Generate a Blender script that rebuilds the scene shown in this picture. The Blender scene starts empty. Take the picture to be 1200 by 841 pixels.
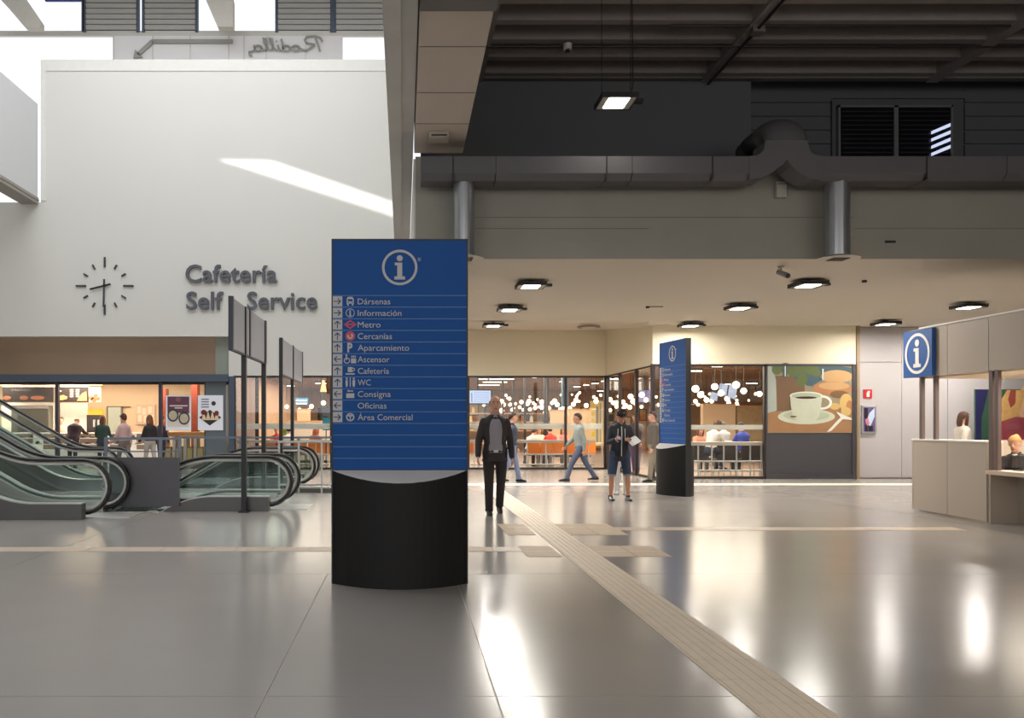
import bpy, math, random
from mathutils import Vector, Matrix
R = math.radians; PI = math.pi; rnd = random.Random(7)
C = bpy.context.scene.collection
S = bpy.context.scene
# ------------------------------------------------------------------ camera
CZ = 1.45                                   # eye height; view axis along +Y, lens shifted as in the photograph
cam = bpy.data.cameras.new('camera'); co = bpy.data.objects.new('camera', cam); C.objects.link(co)
co.location = (0, 0, CZ); co.rotation_euler = (PI/2, 0, 0)
cam.sensor_width = 36; cam.lens = 30.0; cam.shift_x = 127/1200; cam.shift_y = 74.5/1200
cam.clip_end = 200; cam.clip_start = .05
S.camera = co
# ------------------------------------------------------------------ world, sun, added daylight lamps, exposure
w = bpy.data.worlds.new('sky'); S.world = w; w.use_nodes = True
bg = w.node_tree.nodes['Background']; bg.inputs[0].default_value = (.93, .96, 1, 1); bg.inputs[1].default_value = 1.15
S.view_settings.view_transform = 'Standard'; S.view_settings.look = 'None'
S.view_settings.exposure = 0.0; S.view_settings.gamma = 1; S.view_settings.use_curve_mapping = False
SUN = Vector((.30, .78, -.55)).normalized()
sl = bpy.data.lights.new('sun', 'SUN'); sl.energy = 5.0; sl.angle = R(.6); sl.color = (1, .97, .92)
so = bpy.data.objects.new('sun', sl); C.objects.link(so); so.location = (-20, -30, 40)
so.rotation_euler = SUN.to_track_quat('-Z', 'Y').to_euler()
def area(name, loc, size, power, col=(1,1,1), rot=(0,0,0), shape='RECTANGLE', spread=180):
    l = bpy.data.lights.new(name, 'AREA'); l.shape = shape; l.size = size[0]
    if shape in ('RECTANGLE', 'ELLIPSE'): l.size_y = size[1]
    l.energy = power; l.color = col; l.spread = R(spread)
    o = bpy.data.objects.new(name, l); C.objects.link(o); o.location = loc; o.rotation_euler = rot
    return o
area('atrium_fill', (-6.5, 17, 16.6), (11, 15), 1800, (.97,.98,1))          # added lamp below the closed roof, stands in for skylight
area('entrance_fill', (-7, -8.5, 5.0), (14, 7), 850, (.95,.97,1), (R(80),0,0))  # added fill lamp behind the viewer for hall and floor
area('hall_fill', (9, -8.5, 4.2), (14, 6), 640, (1,.93,.87), (R(82),0,0))  # added fill lamp behind the viewer, brightens hall and totem front
WARM = (1, .80, .60)
# ------------------------------------------------------------------ helpers
def X(px, Y): return (px-473)*Y/1000
def H(py, Y): return CZ + (495-py)*Y/1000
def FY(py): return 1450/(py-495)             # depth of a floor point
def lin(c): return tuple(((v/255)/12.92 if v/255 <= .04045 else ((v/255+.055)/1.055)**2.4) for v in c)
MC = {}
def mat(name, rgb, rough=.6, metal=0, emit=0, var=.06, scale=6, bump=0, spec=.5, ecol=None):
    if name in MC: return MC[name]
    m = bpy.data.materials.new(name); m.use_nodes = True; nt = m.node_tree; b = nt.nodes['Principled BSDF']
    c = lin(rgb)
    b.inputs['Roughness'].default_value = rough; b.inputs['Metallic'].default_value = metal
    b.inputs['Specular IOR Level'].default_value = spec
    tc = nt.nodes.new('ShaderNodeTexCoord'); nz = nt.nodes.new('ShaderNodeTexNoise'); nz.inputs['Scale'].default_value = scale
    nz.inputs['Detail'].default_value = 3
    nt.links.new(tc.outputs['Object'], nz.inputs['Vector'])
    mx = nt.nodes.new('ShaderNodeMix'); mx.data_type = 'RGBA'
    mx.inputs[6].default_value = (*[max(0, v*(1-var)) for v in c], 1); mx.inputs[7].default_value = (*[min(1, v*(1+var)) for v in c], 1)
    nt.links.new(nz.outputs[0], mx.inputs[0]); nt.links.new(mx.outputs[2], b.inputs['Base Color'])
    if bump:
        bp = nt.nodes.new('ShaderNodeBump'); bp.inputs['Strength'].default_value = bump; bp.inputs['Distance'].default_value = .01
        nt.links.new(nz.outputs[0], bp.inputs['Height']); nt.links.new(bp.outputs[0], b.inputs['Normal'])
    if emit:
        b.inputs['Emission Color'].default_value = (*lin(ecol or rgb), 1); b.inputs['Emission Strength'].default_value = emit
    MC[name] = m; return m
def glass_mat(name, tint, refl=1.0, tr=(.97,.98,.98), rough=.02):
    m = bpy.data.materials.new(name); m.use_nodes = True; nt = m.node_tree; nt.nodes.remove(nt.nodes['Principled BSDF'])
    out = nt.nodes['Material Output']; mx = nt.nodes.new('ShaderNodeMixShader'); t = nt.nodes.new('ShaderNodeBsdfTransparent')
    g = nt.nodes.new('ShaderNodeBsdfGlossy'); f = nt.nodes.new('ShaderNodeFresnel'); ge = nt.nodes.new('ShaderNodeNewGeometry')
    io = nt.nodes.new('ShaderNodeMapRange'); io.inputs[3].default_value = 1.45; io.inputs[4].default_value = 1/1.45   # same pane reflectance from both faces
    nt.links.new(ge.outputs['Backfacing'], io.inputs[0]); nt.links.new(io.outputs[0], f.inputs[0])
    mu = nt.nodes.new('ShaderNodeMath'); mu.operation = 'MULTIPLY'; mu.inputs[1].default_value = refl
    t.inputs[0].default_value = (*tr, 1); g.inputs[0].default_value = (*tint, 1); g.inputs[1].default_value = rough
    nt.links.new(f.outputs[0], mu.inputs[0]); nt.links.new(mu.outputs[0], mx.inputs[0]); nt.links.new(t.outputs[0], mx.inputs[1])
    nt.links.new(g.outputs[0], mx.inputs[2]); nt.links.new(mx.outputs[0], out.inputs[0]); return m
class MB:
    def __init__(s): s.v = []; s.f = []; s.m = []; s.k = 0
    def mat(s, k): s.k = k; return s
    def add(s, vs, fs):
        n = len(s.v); s.v += [tuple(v) for v in vs]
        for f in fs: s.f.append([i+n for i in f]); s.m.append(s.k)
        return s
    def box(s, x0, x1, y0, y1, z0, z1):
        if x0 > x1: x0, x1 = x1, x0
        if y0 > y1: y0, y1 = y1, y0
        if z0 > z1: z0, z1 = z1, z0
        return s.add([(x0,y0,z0),(x1,y0,z0),(x1,y1,z0),(x0,y1,z0),(x0,y0,z1),(x1,y0,z1),(x1,y1,z1),(x0,y1,z1)],
                     [(3,2,1,0),(4,5,6,7),(0,1,5,4),(1,2,6,5),(2,3,7,6),(3,0,4,7)])
    def hexa(s, p):   # 8 corners in box order
        return s.add(p, [(3,2,1,0),(4,5,6,7),(0,1,5,4),(1,2,6,5),(2,3,7,6),(3,0,4,7)])
    def prism(s, poly, f0, f1):   # poly of 2D points; f0,f1 map a 2D point to 3D for both ends
        n = len(poly); a = [f0(*p) for p in poly] + [f1(*p) for p in poly]
        return s.add(a, [list(range(n))[::-1], list(range(n, 2*n))] + [(i, (i+1) % n, n+(i+1) % n, n+i) for i in range(n)])
    def prx(s, poly, y0, y1): return s.prism(poly, lambda a, b: (a, y0, b), lambda a, b: (a, y1, b))   # profile in X-Z
    def prxy(s, poly, z0, z1): return s.prism(poly, lambda a, b: (a, b, z0), lambda a, b: (a, b, z1))
    def pry(s, poly, x0, x1): return s.prism(poly, lambda a, b: (x0, a, b), lambda a, b: (x1, a, b))   # profile in Y-Z
    def loft(s, pts, rad, side=(1,0,0), n=12, cap=True, round_caps=False):
        pts = [Vector(p) for p in pts]; rings = []
        rad = [(r, r) if not isinstance(r, tuple) else r for r in rad]
        if round_caps:
            d0 = (pts[0]-pts[1]).normalized(); d1 = (pts[-1]-pts[-2]).normalized(); r0 = rad[0]; r1 = rad[-1]
            pts = [pts[0]+d0*min(r0)*.95, pts[0]+d0*min(r0)*.7] + pts + [pts[-1]+d1*min(r1)*.7, pts[-1]+d1*min(r1)*.95]
            rad = [(r0[0]*.3, r0[1]*.3), (r0[0]*.75, r0[1]*.75)] + rad + [(r1[0]*.75, r1[1]*.75), (r1[0]*.3, r1[1]*.3)]
        m = len(pts); vs = []; prev = Vector(side)
        for i, p in enumerate(pts):
            t = (pts[min(i+1, m-1)] - pts[max(i-1, 0)]).normalized()
            e1 = (prev - t*prev.dot(t))
            if e1.length < 1e-4: e1 = t.orthogonal()
            e1.normalize(); e2 = t.cross(e1); prev = e1
            for k in range(n):
                a = 2*PI*k/n; vs.append(p + e1*math.cos(a)*rad[i][0] + e2*math.sin(a)*rad[i][1])
        fs = [(i*n+k, i*n+(k+1) % n, (i+1)*n+(k+1) % n, (i+1)*n+k) for i in range(m-1) for k in range(n)]
        if cap: fs += [list(range(n))[::-1], [(m-1)*n+k for k in range(n)]]
        return s.add(vs, fs)
    def tube(s, pts, r, n=8): return s.loft(pts, [r]*len(pts), n=n)
    def cyl(s, c, r, h, n=20, ax='z', r2=None):
        d = {'x': (1,0,0), 'y': (0,1,0), 'z': (0,0,1)}[ax]; c = Vector(c)
        return s.loft([c, c+Vector(d)*h], [r, r if r2 is None else r2], side=(0,0,1) if ax == 'x' else (1,0,0), n=n)
    def ell(s, c, r, n=12, m=8, rot=None):
        vs = [(0,0,-r[2])]; fs = []
        for i in range(1, m):
            b = -PI/2 + PI*i/m
            for k in range(n): a = 2*PI*k/n; vs.append((r[0]*math.cos(b)*math.cos(a), r[1]*math.cos(b)*math.sin(a), r[2]*math.sin(b)))
        vs.append((0,0,r[2])); T = len(vs)-1
        for k in range(n):
            fs.append((0, 1+(k+1) % n, 1+k)); fs.append((T, T-n+k, T-n+(k+1) % n))
        for i in range(m-2):
            for k in range(n): fs.append((1+i*n+k, 1+i*n+(k+1) % n, 1+(i+1)*n+(k+1) % n, 1+(i+1)*n+k))
        c = Vector(c); vs = [Vector(v) for v in vs]
        if rot: vs = [rot @ v for v in vs]
        return s.add([c+v for v in vs], fs)
    def text(s, txt, o, u, v, nrm, h, depth, width=None, shear=0, bold=0, center=False):
        vs, fs, wd = text_geo(txt, depth/h, shear, bold)
        o = Vector(o); u = Vector(u); v = Vector(v); nrm = Vector(nrm)
        sx = (width/wd) if width else h; off = -wd/2 if center else 0
        P = [o + u*((p[0]+off)*sx) + v*(p[1]*h) + nrm*(p[2]*h) for p in vs]
        if u.cross(v).dot(nrm) < 0: fs = [list(f)[::-1] for f in fs]
        return s.add(P, fs)
_cap = []
def text_raw(txt, depth, shear, bold):
    cu = bpy.data.curves.new('writing', 'FONT'); cu.body = txt; cu.size = 1; cu.extrude = depth/2; cu.offset = bold
    cu.shear = shear; cu.resolution_u = 3
    ob = bpy.data.objects.new('writing', cu); me = bpy.data.meshes.new_from_object(ob)
    vs = [tuple(v.co) for v in me.vertices]; fs = [tuple(p.vertices) for p in me.polygons]
    bpy.data.objects.remove(ob); bpy.data.curves.remove(cu); bpy.data.meshes.remove(me)
    return vs, fs
def text_geo(txt, depth, shear, bold):
    if not _cap:
        v, _ = text_raw('H', .01, 0, 0); _cap.append(max(p[1] for p in v))
    c = _cap[0]; vs, fs = text_raw(txt, depth*c, shear, bold)
    x0 = min(p[0] for p in vs); x1 = max(p[0] for p in vs)
    return [((p[0]-x0)/c, p[1]/c, p[2]/c+depth/2) for p in vs], fs, (x1-x0)/c
def root_of(o):
    while o.parent: o = o.parent
    return o
def tagp(o, label=None, cat=None, group=None, kind=None):
    if label: o['label'] = label
    if cat: o['category'] = cat
    if group: o['group'] = group
    if kind: o['kind'] = kind
    return o
def obj(name, mb, m, parent=None, label=None, cat=None, group=None, kind=None, bevel=0, smooth=False, local=False, remesh=0):
    me = bpy.data.meshes.new(name); off = Vector((0,0,0))
    if parent is not None and not local: off = root_of(parent).location
    me.from_pydata([(v[0]-off[0], v[1]-off[1], v[2]-off[2]) for v in mb.v], [], mb.f); me.validate()
    for mm in (m if isinstance(m, (list, tuple)) else [m]): me.materials.append(mm)
    if isinstance(m, (list, tuple)) and len(me.polygons) == len(mb.m): me.polygons.foreach_set('material_index', mb.m)
    if smooth or remesh: me.polygons.foreach_set('use_smooth', [True]*len(me.polygons))
    me.update(); o = bpy.data.objects.new(name, me); C.objects.link(o)
    if parent is not None: o.parent = parent
    if bevel:
        b = o.modifiers.new('edge', 'BEVEL'); b.width = bevel; b.segments = 2; b.limit_method = 'ANGLE'
    if remesh:
        r = o.modifiers.new('skin', 'REMESH'); r.mode = 'VOXEL'; r.voxel_size = remesh; r.use_smooth_shade = True
        q = o.modifiers.new('soft', 'SMOOTH'); q.iterations = 3; q.factor = .5
    return tagp(o, label, cat, group, kind)
def struct(name, mb, m, parent=None, **k): return obj(name, mb, m, parent, kind='structure' if parent is None else None, **k)
def thing(name, label, cat, loc=(0,0,0), rz=0, group=None):
    o = bpy.data.objects.new(name, None); C.objects.link(o); o.location = loc; o.rotation_euler = (0,0,rz)
    o.empty_display_size = .1; return tagp(o, label, cat, group)
def dup(root, loc, rz=0, label=None, group=None):
    r = root.copy(); C.objects.link(r); r.location = loc; r.rotation_euler = (0,0,rz)
    if label: r['label'] = label
    if group: r['group'] = group
    for ch in list(root.children):
        c = ch.copy(); C.objects.link(c); c.parent = r
        for g in list(ch.children):
            d = g.copy(); C.objects.link(d); d.parent = c
    return r
# ------------------------------------------------------------------ materials
white_wall = mat('white_paint', (214,213,208), .55, var=.02, scale=.6)
cream = mat('cream_paint', (228,217,190), .6, var=.02, scale=.8)
conc = mat('grey_concrete', (150,148,138), .8, var=.10, scale=1.4, bump=.15)
conc_dark = mat('dark_concrete', (112,109,106), .85, var=.12, scale=2)
soffit_m = mat('soffit_plaster', (200,190,174), .7, var=.03, scale=.5)
dark_paint = mat('dark_grey_panel', (92,95,99), .8, var=.05)
blue = mat('totem_blue', (22,76,142), .6, var=.03, spec=.2)
blue2 = mat('navy_sign_blue', (42,68,112), .4, var=.03)
grey_print = mat('sign_grey_print', (178,176,176), .5, var=.01)
black = mat('black_metal', (26,25,26), .45, var=.05)
base_black = mat('black_plinth_coat', (27,26,26), .6, var=.04, spec=.25)
steel = mat('brushed_steel', (190,190,187), .35, .45, var=.05, scale=20)
alu = mat('aluminium_profile', (196,194,188), .35, .35, var=.03)
galv = mat('galvanised_duct', (160,163,166), .3, .75, var=.05, scale=3)
duct_m = mat('painted_duct', (92,91,93), .7, 0, var=.06, scale=2)
rubber = mat('handrail_rubber', (20,18,18), .32, var=.04)
bluegrey = mat('blue_grey_steel', (76,86,102), .45, .2, var=.04)
frame_m = mat('dark_bronze_frame', (52,44,44), .4, .3, var=.04)
orange = mat('orange_plastic', (232,128,38), .4, var=.04)
tint_glass = glass_mat('clear_glass', (1,1,1), .7, (.95,.97,.965))
green_glass = glass_mat('greenish_balustrade_glass', (.9,1,.97), 1.2, (.90,.945,.935))
lamp_white = mat('lamp_diffuser', (255,250,240), .5, emit=9, var=0)
globe_m = mat('glowing_globe', (255,238,214), .5, emit=3.5, var=0, ecol=(255,226,190))
booth_m = mat('taupe_booth_panel', (176,163,148), .5, var=.025, scale=1)
light_panel = mat('pale_grey_panel', (182,176,175), .55, var=.02)
# ================================================================== SETTING
floor_m = mat('polished_terrazzo', (156,151,146), .17, var=.06, scale=1.1, spec=.30)
nt = floor_m.node_tree; b_ = nt.nodes['Principled BSDF']
nz = nt.nodes.new('ShaderNodeTexNoise'); nz.inputs['Scale'].default_value = 1.6; nz.inputs['Detail'].default_value = 5
tc = nt.nodes.new('ShaderNodeTexCoord'); nt.links.new(tc.outputs['Object'], nz.inputs['Vector'])
mr = nt.nodes.new('ShaderNodeMapRange'); mr.inputs[3].default_value = .17; mr.inputs[4].default_value = .215
nt.links.new(nz.outputs[0], mr.inputs[0]); nt.links.new(mr.outputs[0], b_.inputs['Roughness'])
nz2 = nt.nodes.new('ShaderNodeTexNoise'); nz2.inputs['Scale'].default_value = 55; nt.links.new(tc.outputs['Object'], nz2.inputs['Vector'])
bp = nt.nodes.new('ShaderNodeBump'); bp.inputs['Strength'].default_value = .03; bp.inputs['Distance'].default_value = .004
nt.links.new(nz2.outputs[0], bp.inputs['Height']); nt.links.new(bp.outputs[0], b_.inputs['Normal'])
grout = mat('pale_grout', (190,182,172), .6, var=.05)
cafe_floor = mat('cafe_floor', (120,98,84), .35, var=.1, scale=2)
WX0, WX1 = -16, 24
HOLES = [(-9.5,-3.95,13.95,16.3), (-11.5,-4.25,18.9,20.25)]
fb = MB()
def rect_minus(mb, x0, x1, y0, y1, z0, z1, holes):
    ys = sorted({y0, y1} | {v for h in holes for v in h[2:] if y0 < v < y1})
    for a, b in zip(ys, ys[1:]):
        segs = [(x0, x1)]
        for h in holes:
            if h[2] <= a and b <= h[3]:
                ns = []
                for p, q in segs:
                    if h[1] <= p or h[0] >= q: ns.append((p, q)); continue
                    if p < h[0]: ns.append((p, h[0]))
                    if h[1] < q: ns.append((h[1], q))
                segs = ns
        for p, q in segs: mb.box(p, q, a, b, z0, z1)
rect_minus(fb, WX0, WX1, -9, 26.4, -.12, -.004, HOLES)
floor = struct('floor', fb, grout)
obj('cafe_floor', MB().box(WX0, WX1, 26.4, 49, -.12, -.002).box(6.4, WX1, 22, 26.4, -.003, -.001), cafe_floor, floor)
YS = [-9, .85, 4.52, 8.19, 13.95, 16.3, 18.9, 20.25, 22.0, 26.4]; g = .004
for j, (a, b) in enumerate(zip(YS, YS[1:])):
    XS = [-16,-11,-6,-.73,.49,7.4,12.5,18,24] if b < 8.5 else [-16,-11,-9.5,-3.95,2.15,8,14,24]
    if a >= 18: XS = [-16,-11.5,-4.25,2.15,6.42] + ([14,24] if b <= 22 else [])
    for p, q in zip(XS, XS[1:]):
        if any(h[0] <= p+.01 and q-.01 <= h[1] and h[2] <= a+.01 and b-.01 <= h[3] for h in HOLES): continue
        obj('floor_slab', MB().box(p+g, q-g, a+g, b-g, -.05, 0), floor_m, floor)
# pits under the two descending escalators
pit = MB()
for (x0, x1, y0, y1) in HOLES:
    pit.box(x0-.1, x0, y0, y1, -4, -.01).box(x1, x1+.1, y0, y1, -4, -.01).box(x0, x1, y0-.1, y0, -4, -.01).box(x0, x1, y1, y1+.1, -4, -.01).box(x0, x1, y0, y1, -4.1, -4)
obj('escalator_pit', pit, mat('pit_lining', (100,104,106), .6), floor)
# tactile guide path and strips: tiles laid on the slabs
tactile = mat('tactile_tile', (226,208,184), .55, var=.06, scale=8)
strip_m = mat('pale_stone_strip', (198,180,160), .4, var=.05, scale=5)
white_strip = mat('white_stone_strip', (225,220,208), .4, var=.03, scale=5)
def shared(name, me_obj, loc):
    c = me_obj.copy(); C.objects.link(c); c.location = loc; c.parent = me_obj.parent; return c
tt = MB().box(0, .39, .002, .398, 0, .004)
for k in range(6): tt.box(.02+k*.062, .05+k*.062, .002, .398, .004, .0075)
t0 = obj('tactile_tile', tt, tactile, floor, local=True); t0.location = (1.757, 3.2, 0)
for k in range(1, 42): shared('tactile_tile', t0, (1.757, 3.2+.4*k, 0))
tr = MB().box(0, .37, .002, .398, 0, .004)
for k in range(6): tr.box(0, .37, .02+k*.062, .05+k*.062, .004, .0075)
r0 = None
for (ya) in (9.22, 9.62, 9.98, 11.0, 11.4, 11.8):
    if ya == 9.98: continue
    for xa in (1.34, 2.15, 2.53):
        if xa == 1.34 or True:
            if r0 is None: r0 = obj('ribbed_tile', tr, tactile, floor, local=True); r0.location = (xa, ya, 0)
            else: shared('ribbed_tile', r0, (xa, ya, 0))
s0 = obj('strip_tile', MB().box(.003, .417, 0, .33, 0, .003), strip_m, floor, local=True); s0.location = (-12, 9.6, 0)
for k in range(1, 32):
    if -12+.42*k < 1.3: shared('strip_tile', s0, (-12+.42*k, 9.6, 0))
for k in range(12): shared('strip_tile', s0, (2.55+.42*k, 11.48, 0))
w0 = obj('white_strip_tile', MB().box(.002, 1.198, 0, .62, 0, .003), white_strip, floor, local=True); w0.location = (-1.0, 19.75, 0)
for k in range(1, 11): shared('white_strip_tile', w0, (-1.0+1.2*k, 19.75, 0))

# ---- back wall of the atrium (Y 26.4) with the long shop opening below
BY = 26.4
wb = MB(); t = .3
xl = X(0, BY)-6; xr = .16
def bw(x0, x1, z0, z1): wb.box(x0, x1, BY, BY+t, z0, z1)
bw(X(48,BY), xr, 8.26, 12.67); bw(xl, xr, H(394,BY), 8.26); bw(X(268,BY), xr, H(441,BY), H(394,BY))
struct('wall_back', wb, white_wall)
struct('trim_1', MB().box(X(48,BY), xr, BY-.02, BY+.02, 12.32, 12.67).box(X(48,BY), X(54,BY), BY-.02, BY+.02, 8.3, 12.32), mat('white_coping', (220,219,214), .5))
# recessed bronze band over the shop entrance
struct('trim_2', MB().box(xl, X(250,BY), BY+.55, BY+.65, H(441,BY), H(390,BY)), mat('bronze_panel', (158,134,112), .45, .45, var=.3, scale=.35))
struct('trim_3', MB().box(X(250,BY), X(268,BY), BY+.3, BY+.65, H(441,BY), H(392,BY)), mat('greenish_return', (150,155,145), .5))
struct('trim_4', MB().box(xl, X(268,BY), BY-.05, BY+.3, H(447,BY), H(438.5,BY)), bluegrey)
# ---- left floating wall volume
LX = -11.32
struct('wall_left', MB().box(LX-.4, LX, 6, BY, 8.4, 11.3), mat('pale_blue_white_wall', (206,207,210), .6, var=.02))
struct('trim_5', MB().box(LX-.5, LX+.03, 6, BY, 8.2, 8.4).box(LX-.1, LX+.05, 6, BY, 8.3, 8.34), mat('louvre_edge', (150,146,138), .5))
struct('wall_far_left', MB().box(-16.4, -16, -9, BY, -.1, 17.2), white_wall)
struct('wall_entrance', MB().box(-16.4, 24.4, -9.4, -9, -.1, 17.2), mat('entrance_wall', (170,166,160), .7))
# ---- atrium roof at 17 m with an unseen opening shaped to cast the sun patch
RZ = 17.0
def back(px, py):
    p = Vector((X(px,BY), BY, H(py,BY))); k = (RZ-p.z)/-SUN.z; q = p - SUN*k; return (q.x, q.y)
hole = [back(253,187), back(318,188), back(478,243), back(478,259)]
outer = [(-16.4, 30.6), (.3, 30.6), (.3, -9.4), (-16.4, -9.4)]  # rear edge carried back to shade the glazed storey
# order: hole corners go P1 (rear left) .. ; match corners by angle about the centre
cx = sum(p[0] for p in hole)/4; cy = sum(p[1] for p in hole)/4
hole.sort(key=lambda p: math.atan2(p[1]-cy, p[0]-cx)); outer.sort(key=lambda p: math.atan2(p[1]-cy, p[0]-cx))
rf = MB(); vs = [(x, y, z) for z in (RZ, RZ+.02) for (x, y) in outer+hole]
fs = []
for i in range(4):
    j = (i+1) % 4
    fs += [(i, 4+i, 4+j, j), (8+i, 8+j, 12+j, 12+i), (4+i, 12+i, 12+j, 4+j), (i, j, 8+j, 8+i)]
rf.add(vs, fs); struct('ceiling_atrium', rf, mat('atrium_roof', (200,200,198), .7))
# ---- glazed top storey seen above the back wall (Y 30)
GY = 30.0
struct('trim_6', MB().box(X(-40,GY), X(455,GY), GY, GY+.12, H(42,GY), H(36,GY)), alu)
pane_m = mat('opal_pane', (226,224,226), .4, var=.01)
wn = struct('window_1', MB().box(X(133,GY)-.03, X(402,GY), GY+.1, GY+.14, H(72,GY)-2, H(70,GY)), pane_m)
for a, b in ((133,179),(179,223),(223,268),(268,286),(286,312),(312,358),(358,402)):
    obj('pane', MB().box(X(a,GY)+.012, X(b,GY)-.012, GY, GY+.03, H(76,GY), H(42,GY)), pane_m, wn)
    obj('mullion', MB().box(X(a,GY)-.012, X(a,GY)+.012, GY-.03, GY+.05, H(76,GY), H(42,GY)), alu, wn)
w2 = struct('window_2', MB().box(X(-40,GY), X(455,GY), GY, GY+.1, H(-8,GY), H(-3,GY)), alu)
slat_m = mat('louvre_slat', (168,166,162), .5, var=.05)
for (a, b, cm) in ((101,160,1), (170,229,1), (326,387,1), (394,455,1)):
    fr = obj('louvre_frame', MB().box(X(a,GY)-.1, X(a,GY), GY-.05, GY+.1, H(38,GY), H(-4,GY)).box(X(b,GY), X(b,GY)+.1, GY-.05, GY+.1, H(38,GY), H(-4,GY)), bluegrey, w2)
    obj('louvre_sky_screen', MB().box(X(a,GY), X(b,GY), GY+.05, GY+.08, H(38,GY), H(-4,GY)), mat('louvre_sky_screen', (128,126,124), .6), fr)  # added sheet that blocks the bright sky between the slats
    for k in range(7):
        z = H(35,GY) + k*.19
        obj('slat', MB().pry([(GY-.02,z),(GY+.03,z+.06),(GY+.03,z+.15),(GY-.05,z+.15)], X(a,GY), X(b,GY)), slat_m, fr)
obj('mullion', MB().box(X(96,GY), X(99,GY), GY-.05, GY+.1, H(37,GY), H(-4,GY)), bluegrey, w2)
obj('blue_band', MB().box(X(53,GY), X(96,GY), GY-.03, GY+.05, H(1.6,GY), H(-8,GY)), mat('violet_blue', (62,58,140), .5), w2)
gird = mat('grey_girder', (196,192,184), .7, var=.08)
for n_, pts in enumerate((((-6,-8),(26,-8),(52,30),(52,37),(34,37),(16,16)), ((238,-8),(272,-8),(275,5),(275,36),(257,36)))):
    struct('ceiling_girder', MB().prx([(X(a,29), H(b,29)) for a, b in pts], 28.7, 29.0), gird)
# script sign on the glass, read from behind, and its arrow
sg = mat('grey_sign', (150,150,144), .5)
def circ(cx, cy, r_, a0=20, n=10): return [(cx+r_*math.cos(R(a0+36*k)), cy+r_*math.sin(R(a0+36*k))) for k in range(n+1)]
strokes = [[(5,3),(7,12),(10,22)],[(2,17),(4,23),(11,26),(20,25),(23,20),(19,15),(11,13)],[(11,13),(16,8),(21,4),(27,6),(29,8)],circ(33,7.5,4.2),[(36,9),(40,8)],circ(44,7.5,4.2),[(50,21),(48,10),(48,5),(51,4),(53,8)],[(54,12),(53,6),(55,4),(58,7)],
           [(55.5,17),(56,18)],[(58,7),(63,16),(64,23),(61,22),(60,12),(61,5),(64,5),(66,8)],[(66,8),(70,16),(71,23),(68,22),(67,12),(68,5),(71,5),(74,8)],circ(77,7.5,4.2),[(82,12),(81,6),(83,3),(88,2),(87,-3),(84,-4)]]
rm_ = MB()
for st in strokes: rm_.loft([(X(380-a,GY), GY-.09, H(63.5-b*.78,GY)) for a, b in st], [(.036,.03)]*len(st), n=6)
rs = obj('mirrored_script_sign', rm_, sg)
tagp(rs, 'grey script sign Rodilla seen reversed on the glass above the white wall', 'sign')
ar = thing('arrow_sign', 'thin grey arrow bar bent down at one end above the white wall', 'sign', (X(215,GY), GY-.04, H(50,GY)))
obj('bar', MB().box(X(179,GY), X(273,GY), GY-.08, GY-.02, H(51.5,GY), H(47,GY)), sg, ar)
obj('arrow_shaft', MB().prx([(X(178,GY),H(47,GY)),(X(181,GY),H(51,GY)),(X(164,GY),H(66,GY)),(X(161,GY),H(63,GY))], GY-.08, GY-.02), sg, ar)
obj('arrow_head', MB().prx([(X(157,GY),H(69,GY)),(X(159,GY),H(59,GY)),(X(168,GY),H(68,GY))], GY-.08, GY-.02), sg, ar)

# ---- edge beam and wall between atrium and hall
struct('ceiling_edge_beam', MB().box(-.21, -.03, 3.5, BY, 5.55, 6.1).box(-.03, .145, 3.5, BY, 5.60, 6.1), mat('edge_beam_concrete', (196,196,192), .8, var=.1, scale=1.5, bump=.1))
struct('wall_divider', MB().box(-.1, .15, -9, BY+3, 6.1, 17.2), white_wall)
struct('wall_soffit_edge', MB().box(.15, .18, 13.02, BY, 3.95, 5.47), mat('pale_edge', (206,202,194), .7))
bm = MB().box(.16, .90, 8.45, 13, 5.55, 6.9)
beam = struct('ceiling_beam', bm, mat('pale_beam_concrete', (196,184,172), .8, var=.06, scale=1.5), bevel=.01)
struct('ceiling_cross_beam', MB().box(.16, .92, 7.9, 8.45, 5.52, 6.9), conc_dark)
for k, y in enumerate((9.3, 10.6, 11.7)): obj('panel_joint', MB().box(.17, .89, y, y+.012, 5.545, 5.552), conc_dark, beam)
sd = thing('box_sensor', 'small beige box sensor on the underside of the big concrete beam', 'sensor', (.50, 12.1, 5.55))
sm = mat('sensor_beige', (176,168,154), .6)
obj('housing', MB().box(.36, .64, 12.0, 12.3, 5.47, 5.55), sm, sd, bevel=.01); obj('grille', MB().box(.39, .61, 11.985, 12.0, 5.48, 5.50), frame_m, sd)
# ---- upper right front wall, ledge, dark back walls
fw = struct('wall_front', MB().box(.18, WX1, 13.0, 13.3, 3.945, 5.50), conc)
for (x0, x1, y) in ((556,1000,255),(556,760,268),(1002,1200,268)):
    obj('hairline', MB().box(X(x0,13), X(x1,13), 12.996, 13.01, H(y,13), H(y,13)+.008), conc_dark, fw)
obj('slot', MB().box(X(1037,13), X(1049,13), 12.98, 13.01, H(284.5,13), H(282,13)), black, fw)
struct('ceiling_ledge', MB().box(.16, WX1, 13.3, 15.8, 5.40, 5.48), conc_dark)
struct('wall_upper', MB().box(.3, X(880,14.94), 14.94, 15.15, 5.48, 8.2), mat('dark_blue_grey_panel', (96,99,103), .7, var=.03))
ru = struct('wall_upper_right', MB().box(X(880,14.94), WX1, 15.52, 15.7, 5.48, 8.2), dark_paint)
z = 5.5
for k in range(8):
    x1 = X(975,15.5)
    obj('cladding_plank', MB().box(X(880,14.94)+.02, X(974,15.5), 15.48, 15.52, z+.012, z+.235), dark_paint, ru)
    obj('cladding_plank', MB().box(X(1130,15.5), WX1, 15.48, 15.52, z+.012, z+.235), dark_paint, ru); z += .25
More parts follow.
